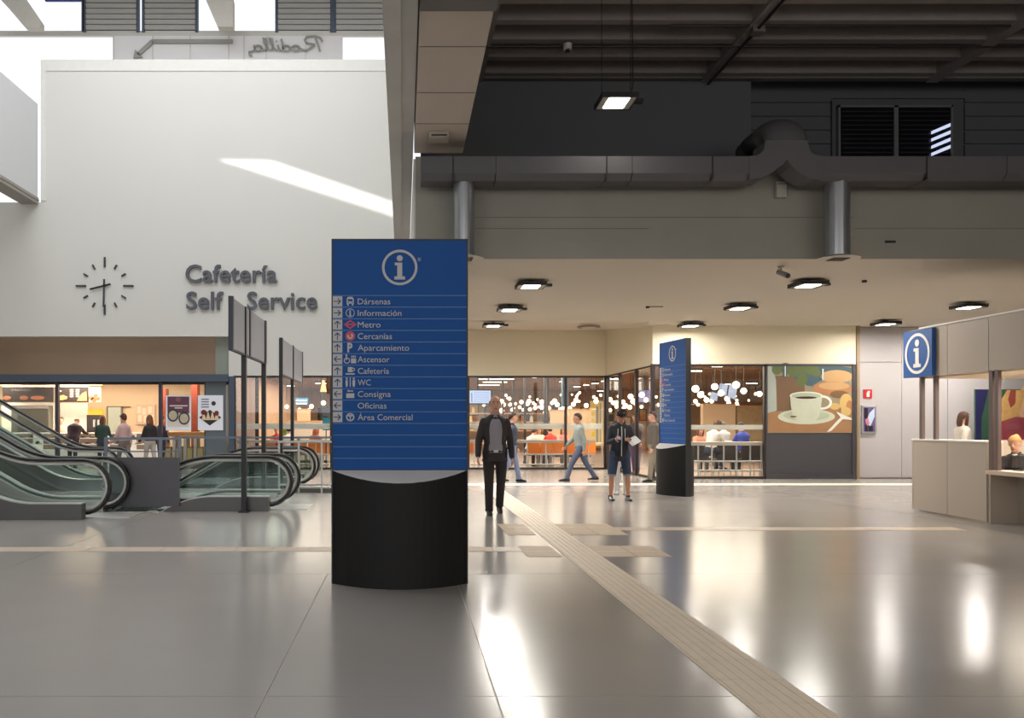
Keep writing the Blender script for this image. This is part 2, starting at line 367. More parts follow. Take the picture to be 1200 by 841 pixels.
obj('cladding_plank', MB().box(X(974,15.5), X(1130,15.5), 15.48, 15.52, 7.33, 7.46), dark_paint, ru)
wd = struct('window_3', MB().box(X(976,15.4), X(1128,15.4), 15.42, 15.5, 6.2, 7.28), mat('dark_surround', (88,90,92), .7))
fr3 = mat('grey_sash', (112,112,114), .5)
for (a, b) in ((984,1052), (1052,1119)):
    f = obj('window_frame', MB().box(X(a,15.3), X(b,15.3), 15.34, 15.42, H(124.5,15.3), H(122,15.3)).box(X(a,15.3), X(a+2.5,15.3), 15.34, 15.42, 6.2, H(122,15.3)).box(X(b-2.5,15.3), X(b,15.3), 15.34, 15.42, 6.2, H(122,15.3)), fr3, wd)
    obj('pane', MB().box(X(a+2,15.35), X(b-2,15.35), 15.37, 15.40, 6.2, H(124,15.3)), mat('dark_window', (22,22,28), .15), f)
    for k in range(11): obj('blind_slat', MB().box(X(a+3,15.35), X(b-3,15.35), 15.355, 15.368, 6.22+k*.082, 6.225+k*.082+.012), mat('dark_blind', (34,34,40), .5), f)
day = mat('glow_stripe', (205,215,245), .5, emit=.9, var=0)  # bright stripes in the window, painted as glowing bars
for k in range(4):
    y0 = 149 + k*8.5
    obj('glow_stripe', MB().prx([(X(1092,15.33),H(y0+4.5,15.33)),(X(1114,15.33),H(y0-5,15.33)),(X(1114,15.33),H(y0-1,15.33)),(X(1092,15.33),H(y0+8,15.33))], 15.33, 15.35), day, wd)
# ---- coffered dark ceiling over the hall
cd = mat('coffer_concrete', (150,142,138), .85, var=.1)
uc = struct('ceiling_hall', MB().box(.15, WX1, -9, 15.8, 8.0, 8.2), cd)
for k in range(17):
    y = 14.72 - .64*k
    obj('joist', MB().box(.92, WX1, y-.075, y+.075, 7.45, 8.0), cd, uc)
for xx in (1.28, 5.30, 9.24, 13.2, 17.1): obj('rib_beam', MB().box(xx-.1, xx+.1, 4, 14.94, 7.40, 8.0), cd, uc)
struct('ceiling_end_panel', MB().box(.92, WX1, 14.80, 14.94, 7.42, 8.0), conc_dark)
pp = thing('conduit_run', 'thin dark conduits clipped under the ribs of the dark ceiling', 'pipe', (5.3, 10, 7.40))
obj('conduit', MB().tube([(5.32,6,7.36),(5.32,14.9,7.36)], .022), frame_m, pp)
obj('conduit', MB().tube([(.95,13.5,7.40),(13,13.5,7.40)], .018), frame_m, pp)
obj('conduit', MB().tube([(4.0,12.85,7.42),(13,12.85,7.42)], .018), frame_m, pp)
obj('junction_box', MB().box(5.24,5.42,12.78,12.95,7.31,7.40), conc_dark, pp)
sdt = thing('smoke_detector', 'small white smoke detector under the dark ribbed ceiling', 'detector', (X(665,13.4), 13.4, 7.38))
obj('housing', MB().cyl((X(665,13.4),13.4,7.30), .07, .09, 14), mat('white_plastic', (214,210,208), .5), sdt)
obj('cap', MB().cyl((X(665,13.4),13.4,7.27), .035, .03, 12), frame_m, sdt)
# ---- soffit (lower ceiling), rising slightly over the cafe front
sf = MB(); A,B_,Cc,D,E,F,G_,Hh = (.18,13.01,3.94),(WX1,13.01,3.94),(WX1,22.3,3.94),(6.42,22.3,3.94),(6.26,26.5,4.31),(.1,26.5,4.31),(.18,20.9,3.94),(6.0,20.9,3.94)
sf.add([A,B_,Cc,D,E,F,G_,Hh], [(0,6,7,1),(1,7,3,2),(6,5,4,7),(7,4,3)]); sf.v = sf.v[:8] + [(x,y,z_+.05) for x,y,z_ in sf.v[:8]]
sf.f += [(8,9,15,14),(9,10,11,15),(14,15,12,13),(15,11,12),(0,1,9,8)]; sf.m += [0]*5
struct('ceiling_soffit', sf, soffit_m)
# cream wall above the cafe glass; the glass line steps forward at X 6.3
struct('wall_cream_back', MB().box(.16, 6.26, BY, BY+.3, 2.90, 4.33), cream)
struct('wall_cream_side', MB().hexa([(6.26,BY,2.90),(6.42,22,2.94),(6.72,22.2,2.94),(6.56,BY+.2,2.90),(6.26,BY,4.33),(6.42,22,3.96),(6.72,22.2,3.96),(6.56,BY+.2,4.33)]), cream)
struct('wall_cream_front', MB().box(6.42, X(1003,22), 22, 22.25, 2.95, 4.0), cream)
rp = struct('wall_right_back', MB().box(X(1003,22.2), WX1, 22.22, 22.45, 0, 4.0), light_panel)
for (a, b) in ((1003.5, 1056), (1056, 1110), (1110, 1165), (1165, 1220), (1220, 1275)):
    for (z0, z1) in ((.02, 3.02), (3.02, 3.93)):
        obj('wall_panel', MB().box(X(a,22.2)+.006, X(b,22.2)-.006, 22.18, 22.22, z0+.006, z1-.006), light_panel, rp)
struct('trim_7', MB().box(X(1001,22.1), X(1004,22.1), 21.95, 22.2, 0, 3.95), mat('tan_edge', (150,130,104), .5))
struct('wall_right_side', MB().box(WX1, WX1+.3, -9, 49, 0, 8.2), conc)
# ================================================================== INFORMATION TOTEMS
def half_lens(x0, x1, y0, sag, sgn, n=18):
    pts = [(x0 + (x1-x0)*k/n) for k in range(n+1)]; cx = (x0+x1)/2; hw = (x1-x0)/2
    return [(x, y0 + sgn*sag*math.sqrt(max(0, 1-((x-cx)/hw)**2*.98))*(1 if False else 1) if False else y0 + sgn*sag*(1-((x-cx)/hw)**2)) for x in pts]
ROWS = [('Dársenas','r',457.5),('Información','r',470.5),('Metro','u',446),('Cercanías','u',459.5),('Aparcamiento','u',479.5),('Ascensor','l',456.5),
        ('Cafetería','u',456),('WC','u',434.5),('Consigna','l',458),('Oficinas','l',453),('Área Comercial','r',483.5)]
def arrow_poly(d, cx, cz, s):
    sh = [((-.38,-.045),(.30,-.045),(.30,.045),(-.38,.045)), ((.38,0),(.08,.32),(.01,.25),(.24,0)), ((.38,0),(.24,0),(.01,-.25),(.08,-.32))]
    out = []
    for p in sh:
        q = []
        for a, b in p:
            if d == 'u': a, b = -b, a
            if d == 'l': a, b = -a, -b
            q.append((cx+a*s, cz+b*s))
        out.append(q)
    return out
def ring(mb, cx, cz, ro, ri, y0, y1, n=36, asp=1):
    for k in range(n):
        a, b = 2*PI*k/n, 2*PI*(k+1)/n
        mb.prx([(cx+ri*math.cos(a)*asp,cz+ri*math.sin(a)),(cx+ro*math.cos(a)*asp,cz+ro*math.sin(a)),(cx+ro*math.cos(b)*asp,cz+ro*math.sin(b)),(cx+ri*math.cos(b)*asp,cz+ri*math.sin(b))], y0, y1)
def disc(mb, cx, cz, rx, rz, y0, y1, n=20): mb.prx([(cx+rx*math.cos(2*PI*k/n), cz+rz*math.sin(2*PI*k/n)) for k in range(n)], y0, y1)
def i_logo(mb, cx, cz, r, y0, y1):
    ring(mb, cx, cz, r, r*.86, y0, y1)
    disc(mb, cx, cz+.52*r, .17*r, .17*r, y0, y1)
    mb.prx([(cx+a*r, cz+b*r) for a, b in ((-.28,.27),(.14,.27),(.14,-.5),(.30,-.5),(.30,-.68),(-.30,-.68),(-.30,-.5),(-.14,-.5),(-.14,.12),(-.28,.12))], y0, y1)
def make_totem(label, loc, rz, group=None):
    # local frame: slab face towards -Y, centre of the slab at the origin, 1.23 m wide
    t = thing('information_totem', label, 'information totem', loc, rz); L = dict(local=True)
    def px(x): return (x-468.5)*7.69/1000
    def pz(y): return CZ + (495-y)*7.69/1000
    W = .615; y0 = -.05
    obj('sign_panel', MB().box(-W+.012, W-.012, y0, .05, 1.027, 3.09), blue, t, **L)
    obj('edge_frame', MB().box(-W, -W+.012, y0-.004, .054, 0, 3.105).box(W-.012, W, y0-.004, .054, 0, 3.105).box(-W, W, y0-.004, .054, 3.09, 3.105), black, t, label='black metal edge frame', **L)
    obj('core', MB().box(-W+.012, W-.012, y0+.02, .03, 0, 1.027), base_black, t, **L)
    for s in (-1, 1):
        arc = half_lens(-W+.012, W-.012, s*.05, .285, s)
        n = len(arc); vs = [(a, b, 0) for a, b in arc] + [(a, b, 1.02 - .095*abs(b-s*.05)/.285) for a, b in arc]
        fs = [(i, i+1, n+i+1, n+i) for i in range(n-1)] + [list(range(n))]
        if s > 0: fs = [list(f)[::-1] for f in fs]
        obj('plinth_shell', MB().add(vs, fs), base_black, t, label='curved black plinth shell', smooth=False, **L)
        top = [(a, b, 1.0215 - .095*abs(b-s*.05)/.285) for a, b in arc]
        obj('plinth_cap', MB().add(top + [(a, b, z_-.006) for a, b, z_ in top], [list(range(n)), list(range(n, 2*n))[::-1]] + [(i, n+i, n+i+1, i+1) for i in range(n-1)]),
            mat('plinth_cap_grey', (222,218,213), .4), t, label='light grey sloping cap', **L)
    e = .0015
    lines = MB()
    for k in range(16): z_ = pz(346+13.62*k*1.0); (lines.box(-W+.014, W-.014, y0-e, y0, z_-.0035, z_+.0015) if z_ > 1.04 else None)
    obj('divider_lines', lines, mat('pale_blue_line', (86,122,170), .4), t, **L)
    lg = MB(); i_logo(lg, 0, pz(313.3), .16, y0-.003, y0)
    lg.text('®', (px(489.3), y0-.003, pz(306)), (1,0,0), (0,0,1), (0,-1,0), .03, .003)
    obj('information_symbol', lg, grey_print, t, **L)
    for k, (txt, d, xe) in enumerate(ROWS):
        cz_ = pz(353 + 13.56*k)
        ab = obj('arrow_tile', MB().box(px(389.8), px(401.2), y0-.003, y0, cz_-.0455, cz_+.0455), grey_print, t, **L)
        am = MB()
        for q in arrow_poly(d, px(395.5), cz_, .088): am.prx(q, y0-.0045, y0-.003)
        obj('arrow', am, mat('arrow_navy', (28,46,92), .5), ab, **L)
        tm = MB().text(txt, (px(419.3), y0-.002, cz_-.027), (1,0,0), (0,0,1), (0,-1,0), .052, .002, width=px(xe)-px(419.3), bold=0)
        obj('lettering', tm, grey_print, t, **L)
        ic = MB(); X0 = px(410.5); a0, a1 = y0-.003, y0; im = grey_print; s = .042
        if txt == 'Dársenas':
            ic.prx([(X0-.032,cz_-.02),(X0+.032,cz_-.02),(X0+.032,cz_+.02),(X0+.02,cz_+.04),(X0-.02,cz_+.04),(X0-.032,cz_+.02)], a0, a1)
            ic.box(X0-.028,X0-.014,a0,a1,cz_-.038,cz_-.02).box(X0+.014,X0+.028,a0,a1,cz_-.038,cz_-.02)
            obj('bus_window', MB().box(X0-.022,X0+.022,a0-.001,a0,cz_,cz_+.02).box(X0-.024,X0-.012,a0-.001,a0,cz_-.014,cz_-.006).box(X0+.012,X0+.024,a0-.001,a0,cz_-.014,cz_-.006), blue, t, **L)
        elif txt == 'Información': i_logo(ic, X0, cz_, .04, a0, a1)
        elif txt == 'Metro':
            im = mat('sign_red', (190,40,58), .4)
            for (p, q) in (((-.058,0),(0,.042)),((0,.042),(.058,0)),((.058,0),(0,-.042)),((0,-.042),(-.058,0))):
                ic.prx([(X0+p[0],cz_+p[1]),(X0+q[0],cz_+q[1]),(X0+q[0]*.66,cz_+q[1]*.66),(X0+p[0]*.66,cz_+p[1]*.66)], a0, a1)
            ic.box(X0-.03,X0+.03,a0,a1,cz_-.006,cz_+.006)
        elif txt == 'Cercanías':
            im = mat('sign_red', (190,40,58)); disc(ic, X0, cz_, .043, .043, a0, a1)
            c2 = MB()
            for q in range(9):
                a, b = PI*.35-q*PI*.17, PI*.35-(q+1)*PI*.17; ri, ro = .012, .026
                c2.prx([(X0+ri*math.cos(a),cz_+ri*math.sin(a)),(X0+ro*math.cos(a),cz_+ro*math.sin(a)),(X0+ro*math.cos(b),cz_+ro*math.sin(b)),(X0+ri*math.cos(b),cz_+ri*math.sin(b))], a0-.001, a0)
            obj('swirl', c2, grey_print, t, **L)
        elif txt == 'Aparcamiento': ic.text('P', (X0-.026, a1, cz_-.038), (1,0,0), (0,0,1), (0,-1,0), .078, .003, width=.046, bold=.04)
        elif txt == 'Ascensor':
            ring(ic, px(406.6), cz_-.012, .028, .02, a0, a1, 16); disc(ic, px(406), cz_+.036, .009, .009, a0, a1, 10)
            ic.box(px(406)-.006, px(406)+.006, a0, a1, cz_-.006, cz_+.026).box(px(406), px(409.5), a0, a1, cz_+.002, cz_+.01)
            ic.box(px(411.4), px(417.4), a0, a1, cz_-.036, cz_+.008)
            for q in (412.4, 414.4, 416.4): disc(ic, px(q), cz_+.024, .006, .011, a0, a1, 8)
        elif txt == 'Cafetería':
            ic.prx([(X0-.022,cz_-.012),(X0+.022,cz_-.012),(X0+.022,cz_+.034),(X0-.022,cz_+.034)], a0, a1); ring(ic, X0+.028, cz_+.012, .016, .009, a0, a1, 12)
            ic.box(X0-.042, X0+.04, a0, a1, cz_-.034, cz_-.022)
        elif txt == 'WC':
            for q, wd_ in ((-.032,.02), (.032,.024)): disc(ic, X0+q, cz_+.034, .01, .01, a0, a1, 8); ic.prx([(X0+q-wd_/2,cz_+.02),(X0+q-wd_/2,cz_-.015),(X0+q-.007,cz_-.04),(X0+q+.007,cz_-.04),(X0+q+wd_/2,cz_-.015),(X0+q+wd_/2,cz_+.02)], a0, a1)
            ic.box(X0-.004, X0+.004, a0, a1, cz_-.04, cz_+.044)
        elif txt == 'Consigna':
            ic.box(X0-.036, X0+.036, a0, a1, cz_-.036, cz_+.006).prx([(X0-.03,cz_+.028),(X0-.012,cz_+.04),(X0-.012,cz_+.032),(X0+.026,cz_+.032),(X0+.026,cz_+.022),(X0-.012,cz_+.022),(X0-.012,cz_+.016)], a0, a1)
        elif txt == 'Área Comercial':
            ring(ic, X0, cz_, .038, .026, a0, a1, 14); disc(ic, X0, cz_+.012, .022, .008, a0, a1, 10); ic.box(X0-.005, X0+.005, a0, a1, cz_-.034, cz_+.004)
        if ic.v: obj('pictogram', ic, im, t, **L)
    return t
tot = make_totem('large blue directory totem with white arrows and words on a curved black plinth', (-.035, 7.74, 0), 0)
ang = math.atan2(17.85-16.67, 5.36-5.50)   # second totem almost edge-on
tx = dup(tot, (5.49, 17.28, 0), PI/2+ang-PI, 'narrow blue directory totem seen almost edge-on near the cafe entrance')
tx.rotation_euler = (0, 0, -R(83))

# ================================================================== CLOCK AND WALL LETTERING
ck = thing('wall_clock', 'large wall clock of dark bars with no dial on the white wall', 'clock', (X(123,BY), BY, H(335,BY)))
ccx, ccz = X(123,BY), H(335,BY); cm = mat('clock_dark', (58,60,66), .5)
def bar(ang, r0, r1, wd_, y0, y1):
    d = Vector((math.sin(ang), math.cos(ang))); q = Vector((d[1], -d[0])); P = []
    for r, s in ((r0,-1),(r1,-1),(r1,1),(r0,1)): P.append((ccx+d[0]*r+q[0]*wd_/2*s, ccz+d[1]*r+q[1]*wd_/2*s))
    return MB().prx(P, y0, y1)
for k in range(12):
    big = k % 3 == 0
    obj('hour_mark', bar(R(30*k), .575 if big else .60, .89 if big else .75, .05 if big else .045, BY-.05, BY-.001), cm, ck)
obj('minute_hand', bar(R(181.5), -.20, .66, .05, BY-.10, BY-.075), cm, ck); obj('hour_hand', bar(R(256), -.20, .46, .055, BY-.072, BY-.05), mat('clock_black', (36,36,42), .5), ck)
obj('hub', MB().cyl((ccx, BY-.10, ccz), .03, .10, 12, 'y'), cm, ck)
let = mat('slate_letter', (88,90,98), .5)
ls = thing('wall_lettering', 'grey raised letters Cafetería Self Service on the white wall', 'sign', (X(295,BY), BY, H(362,BY)))
for txt, x0, x1, yb, yt in (('Cafetería',218,325,331,311), ('Self',219,262,362.5,342.5), ('Service',290,372,362.5,342.5)):
    obj('word', MB().text(txt, (X(x0,BY), BY-.002, H(yb,BY)), (1,0,0), (0,0,1), (0,-1,0), H(yt,BY)-H(yb,BY), .09, width=X(x1,BY)-X(x0,BY), bold=.014), let, ls)

# ================================================================== POST SIGNS (panels along the hall)
def post_sign(label, x, ys, zb, zt, posts):
    t = thing('post_sign', label, 'sign', (x, posts[0], 0)); pm = mat('grey_blue_panel', (176,180,190), .45, 0, var=.05, scale=2)
    for a, b in zip(ys, ys[1:]): obj('panel', MB().box(x-.02, x+.02, a+.05, b-.05, zb, zt), pm, t)
    obj('frame', MB().box(x-.035, x+.035, ys[0]-.03, ys[0]+.05, zb-.03, zt+.02).box(x-.035, x+.035, ys[-1]-.05, ys[-1]+.03, zb-.03, zt+.02).box(x-.035, x+.035, ys[1]-.05, ys[1]+.05, zb-.03, zt+.02).box(x-.03, x+.03, ys[0], ys[-1], zb-.03, zb), mat('navy_frame', (28,36,50), .4), t)
    for k, y in enumerate(posts):
        p = obj('post', MB().box(x-.038, x+.038, y-.05, y+.05, 0, zt), black, t)
        obj('foot_plate', MB().box(x-.075, x+.075, y-.09, y+.09, 0, .03), black, p)
post_sign('two grey sign panels on black posts standing beside the descending escalator', -2.58, (12.75, 14.2, 15.85), 2.56, 3.32, (13.80, 15.75))
post_sign('smaller pair of grey sign panels on black posts behind the first pair', -2.70, (18.8, 20.7, 22.6), 2.52, 3.30, (18.79, 20.7))

# ================================================================== ESCALATORS
def escalator(label, xe, yn, yf, up, L, flat):
    """landing at xe, running to -X; up=+1 climbs, -1 goes down; balustrades at yn (near) and yf (far)"""
    t = thing('escalator', label, 'escalator', (xe-1.2, (yn+yf)/2, 0)); r = .405; zt = .885; xc = xe - r
    ang = R(30)*up; zc = zt - r
    def course(off, x0=0, last=L):   # top line offset: flat, blend, incline (points from landing to the far end)
        pts = [(xc-x0, off)]; a = 0; x, z_ = xc-flat, off; pts.append((x, z_))
        for k in range(6):
            a += ang/6; x -= .14*math.cos(a); z_ += .14*math.sin(a); pts.append((x, z_))
        rest = (x - (xe-last))/math.cos(ang); pts.append((xe-last, z_ + rest*math.sin(ang))); return pts
    arc = [(xc + r*math.sin(b), zc + r*math.cos(b)) for b in [PI*k/14 for k in range(15)]][::-1]
    top = course(zt)
    for y, s in ((yn, -1), (yf, 1)):
        line = [(xc-.35, zc-r+.02)] + arc + top
        obj('handrail', MB().loft([(a, y, b) for a, b in line], [(.042,.026)]*len(line), side=(0,1,0), n=10), rubber, t, smooth=True)
        i_arc = [(xc + (r-.055)*math.sin(b), zc + (r-.055)*math.cos(b)) for b in [PI*k/14 for k in range(15)]][::-1]
        il = i_arc + course(zt-.055)
        obj('rail_bead', MB().loft([(a, y, b) for a, b in il], [(.03,.026)]*len(il), side=(0,1,0), n=8), alu, t, smooth=True)
        low = course(.20)
        inner = [(xc + (r-.08)*math.sin(b), zc + (r-.08)*math.cos(b)) for b in [PI*k/10 for k in range(10)]]   # top round to the lower side
        inner = [p for p in inner if p[1] > .2] + [(xc+.18, .2)]
        gp = [(a, b) for a, b in course(zt-.08)][::-1][:-1] + inner + [(a, b) for a, b in low]
        gm = MB(); gm.prx(gp, y-.006, y+.006)
        obj('balustrade_glass', gm, green_glass, t)
        sk = course(.20); 
        sm_ = MB()
        for (a0, b0), (a1, b1) in zip(sk, sk[1:]):
            sm_.hexa([(a1,y-.05*1,b1-.30),(a0,y-.05,b0-.30),(a0,y+.05,b0-.30),(a1,y+.05,b1-.30),(a1,y-.05,b1),(a0,y-.05,b0),(a0,y+.05,b0),(a1,y+.05,b1)])
        obj('skirt', sm_, alu, t)
        ol = MB(); o0, o1 = (y-.22, y-.05) if s < 0 else (y+.05, y+.22)
        dk = course(.235, -.05)
        for (a0, b0), (a1, b1) in zip(dk, dk[1:]):
            lo = (-.0 if up > 0 else -3.5)
            ol.hexa([(a1,o0,lo if up > 0 else b1-.9),(a0,o0,0 if up > 0 or b0 > .2 else b0-.9),(a0,o1,0 if up > 0 or b0 > .2 else b0-.9),(a1,o1,lo if up > 0 else b1-.9),(a1,o0,b1),(a0,o0,b0),(a0,o1,b0),(a1,o1,b1)])
        obj('cladding', ol, mat('dark_cladding', (96,94,92), .4, .3, var=.05), t)
        cp = MB()
        for (a0, b0), (a1, b1) in zip(dk, dk[1:]):
            cp.hexa([(a1,o0-.005,b1),(a0,o0-.005,b0),(a0,o1,b0),(a1,o1,b1),(a1,o0-.005,b1+.015),(a0,o0-.005,b0+.015),(a0,o1,b0+.015),(a1,o1,b1+.015)])
        obj('deck_strip', cp, steel, t)
    obj('landing_plate', MB().box(xc-.9, xe+.25, yn+.06, yf-.06, -.0 if up > 0 else 0, .012), steel, t)
    obj('comb_plate', MB().box(xc-1.05, xc-.9, yn+.06, yf-.06, 0, .016), mat('comb_yellow', (150,140,80), .5), t)
    x = xc-1.05; z_ = .012; n = 0; stm = mat('step_grey', (110,112,114), .4, .6)
    while x-.4 > xe-L+.3:
        f = min(1, max(0, (n-1)/2)); dz = .231*f*up
        z_ += dz; obj('step', MB().box(x-.4, x-.004, yn+.06, yf-.06, z_-.06 if up < 0 else max(z_-.24, 0), z_), stm, t); x -= .4; n += 1
    # under-truss closing the climbing flight
    if up > 0:
        dk = course(0)
        tm = MB()
        for (a0, b0), (a1, b1) in zip(dk[1:], dk[2:]): tm.hexa([(a1,yn+.06,0),(a0,yn+.06,0),(a0,yf-.06,0),(a1,yf-.06,0),(a1,yn+.06,max(b1-.3,0)+.005),(a0,yn+.06,max(b0-.3,0)+.005),(a0,yf-.06,max(b0-.3,0)+.005),(a1,yf-.06,max(b1-.3,0)+.005)])
        obj('truss', tm, mat('dark_cladding', (84,82,80)), t)
    return t
escalator('ascending escalator whose landing is in front of the grey parapet panel', -4.44, 12.92, 13.80, 1, 5.5, .72)
escalator('descending escalator with its landing beside the two sign panels', -1.85, 14.15, 15.2, -1, 6.5, .92)
escalator('farther ascending escalator behind, close to the sandwich shop counter', -6.07, 18.3, 19.25, 1, 6.2, .42)
escalator('farther descending escalator behind the guard rail', -1.98, 19.1, 20.0, -1, 8, 1.0)

# ================================================================== GUARD RAILS
rail_m = mat('blue_grey_rail', (112,122,134), .4, .4, var=.03)
gy = 13.9
gr = thing('guard_rail', 'dark grey solid parapet panel with rails on top between the two escalators', 'railing', (X(167,gy), gy, 0))
obj('parapet_panel', MB().box(X(128.5,gy), X(210.5,gy), gy-.02, gy+.02, .09, .885), mat('parapet_grey', (92,90,94), .45, .2, var=.05), gr)
obj('top_rail', MB().box(X(122.5,gy), X(212,gy), gy-.025, gy+.025, 1.17, 1.21), rail_m, gr)
obj('middle_rail', MB().box(X(123,gy), X(211,gy), gy-.015, gy+.015, .97, .99), rail_m, gr)
for x, zz in ((124, .26), (188, .885), (210, .885)): obj('post', MB().box(X(x,gy)-.022, X(x,gy)+.022, gy-.02, gy+.02, zz, 1.17), rail_m, gr)
gy = 20.9
gq = thing('guard_rail', 'long grey guard rail with clear glass behind the farther escalators', 'railing', (X(300,gy), gy, 0))
obj('top_rail', MB().box(X(209,gy), X(392,gy), gy-.03, gy+.03, 1.06, 1.11), rail_m, gq)
for x in (211, 282, 350): obj('post', MB().box(X(x,gy)-.03, X(x,gy)+.03, gy-.03, gy+.03, 0, 1.06), rail_m, gq)
obj('glass_panel', MB().box(X(213,gy), X(390,gy), gy-.006, gy+.006, .1, 1.04), tint_glass, gq)
gy2 = 17.6; g2 = thing('guard_rail', 'short nearer guard rail with thin posts just left of the big directory totem', 'railing', (X(355,gy2), gy2, 0))
obj('top_rail', MB().tube([(X(326,gy2),gy2,1.05),(X(400,gy2),gy2,1.05)], .022), steel, g2)
obj('lower_rail', MB().tube([(X(326,gy2),gy2,.17),(X(400,gy2),gy2,.17)], .022), steel, g2)
for x in (327, 350, 377): obj('post', MB().box(X(x,gy2)-.018, X(x,gy2)+.018, gy2-.02, gy2+.02, 0, 1.05), steel, g2)
obj('kerb', MB().box(X(345,gy2), X(420,gy2), gy2+.05, gy2+.3, 0, .09), conc_dark, g2)
# ================================================================== DUCTS ON THE UPPER WALL
DY0, DY1 = 12.3, 12.72
def P12(x, y, Y=12.3): return (X(x, Y), H(y, Y))
def duct_run(name_loc, x0, x1, label, joints):
    t = thing('air_duct', label, 'duct', name_loc)
    z0, z1 = H(210,DY0), H(183,DY0); ch = .09; cuts = [x0]+joints+[x1]
    prof = [(DY0,z0+ch),(DY0+ch,z0),(DY1,z0),(DY1,z1),(DY0,z1)]
    for a, b in zip(cuts, cuts[1:]):
        obj('duct_section', MB().pry(prof, X(a,DY0)+.006, X(b,DY0)-.006), duct_m, t)
    obj('duct_core', MB().box(X(x0,DY0)+.02, X(x1,DY0)-.02, DY0+.02, DY1-.02, z0+.1, z1-.01), conc_dark, t)
    for j in joints[::2]: obj('hanger_strap', MB().box(X(j,DY0)-.012, X(j,DY0)+.012, DY0-.004, DY1+.03, z0-.004, z1+.006), frame_m, t)
    return t
dl = duct_run((X(690,12.5), 12.5, 5.1), 493, 880, 'long grey air duct along the wall left of the swan-neck bend', [531, 581, 711, 741, 835])
dr = duct_run((X(1080,12.5), 12.5, 5.1), 958, 1330, 'long grey air duct along the wall right of the swan-neck bend', [1086, 1180, 1240])
tb = thing('duct_bend', 'grey duct bend where two runs curve up together and turn back', 'duct', (X(920,12.5), 12.5, 5.2))
out = [(878,183),(888,182),(895,176),(897,165),(946,165),(948,175),(953,181),(962,183),(962,210),(948,208.5),(937,203),(928,195),(922,187),(917,193),(905,202),(893,208.5),(878,210)]
bd = MB(); lp = [P12(*p) for p in out]
# split in convex-ish strips to keep the outline crisp
bd.prx(lp, DY0-.01, DY1)
obj('branch_body', bd, duct_m, tb)
c = (X(921,12.5), 0)
el = MB(); pts = []
for k in range(7):
    a = PI/2*k/6; pts.append((X(921,12.5), DY0+.20+.34*(1-math.cos(a)), H(165,12.3)+.28*math.sin(a)))
pts = [(X(921,12.5), DY0+.20, H(170,12.3))]+pts+[(X(921,12.5), DY0+1.1, H(165,12.3)+.28)]
el.loft(pts, [(.31,.19)]*len(pts), side=(1,0,0), n=16); obj('elbow', el, duct_m, tb, smooth=True)
obj('round_duct', MB().loft([(X(930,13.4),13.3,H(165,13.3)),(X(893,13.4),13.55,H(166,13.3)),(X(884,13.6),13.8,H(167,13.3)-.05)], [.26,.25,.24], side=(0,0,1), n=18), mat('dark_duct', (92,88,86), .5), tb, smooth=True)
obj('seam', MB().box(X(897,12.3), X(946,12.3), DY0-.014, DY0, H(165.7,12.3), H(164.9,12.3)), conc_dark, tb)
def down_pipe(px, r, label):
    Y = 12.55; x = X(px, Y); t = thing('vertical_duct', label, 'duct', (x, Y, 4.0)); 
    obj('pipe', MB().cyl((x, Y, H(300,Y)), r, H(209,Y)-H(300,Y), 28), galv, t, smooth=False)
    obj('collar', MB().cyl((x, Y, H(209,Y)-.04), r+.025, .07, 28).cyl((x, Y, H(300,Y)-.0), r+.015, .03, 28), galv, t)
    obj('diffuser', MB().cyl((x, Y, H(303.5,Y)), r+.14, .035, 30, r2=r+.04), mat('diffuser_white', (190,182,170), .5), t)
    lv = MB()
    for k in range(5): lv.box(x-.12, x+.12, Y-.12+.05*k, Y-.10+.05*k, H(304.5,Y), H(303.4,Y))
    obj('louvre', lv, frame_m, t)
down_pipe(544, .155, 'round galvanised pipe dropping to a diffuser behind the big blue totem')
down_pipe(981.5, .17, 'round galvanised pipe dropping to a diffuser right of the duct bend')
bx = thing('wall_box', 'small white box on the grey wall under the duct bend', 'box', (X(914.5,12.98), 12.98, 4.8))
wp = mat('off_white_plastic', (168,164,154), .5)
obj('housing', MB().box(X(908.5,12.95), X(920.5,12.95), 12.90, 13.0, H(232,12.95), H(213,12.95)), wp, bx, bevel=.01)
obj('cover_seam', MB().box(X(909,12.95), X(920,12.95), 12.895, 12.9, H(217,12.95), H(216,12.95)), conc_dark, bx)
cmr = thing('security_camera', 'small grey security camera hanging from the soffit edge', 'camera', (X(916,13.6), 13.6, 3.94))
obj('bracket', MB().cyl((X(915,13.6),13.6,3.84), .02, .10, 10).cyl((X(915,13.6),13.6,3.92), .05, .02, 12), wp, cmr)
cb = obj('body', MB().loft([(X(914,13.6),13.66,3.86),(X(919,13.6),13.48,3.77)], [.045,.045], n=12), mat('camera_grey', (120,118,116), .4), cmr)
obj('lens', MB().loft([(X(919,13.6),13.48,3.77),(X(920,13.6),13.46,3.76)], [.035,.035], n=12), black, cb)

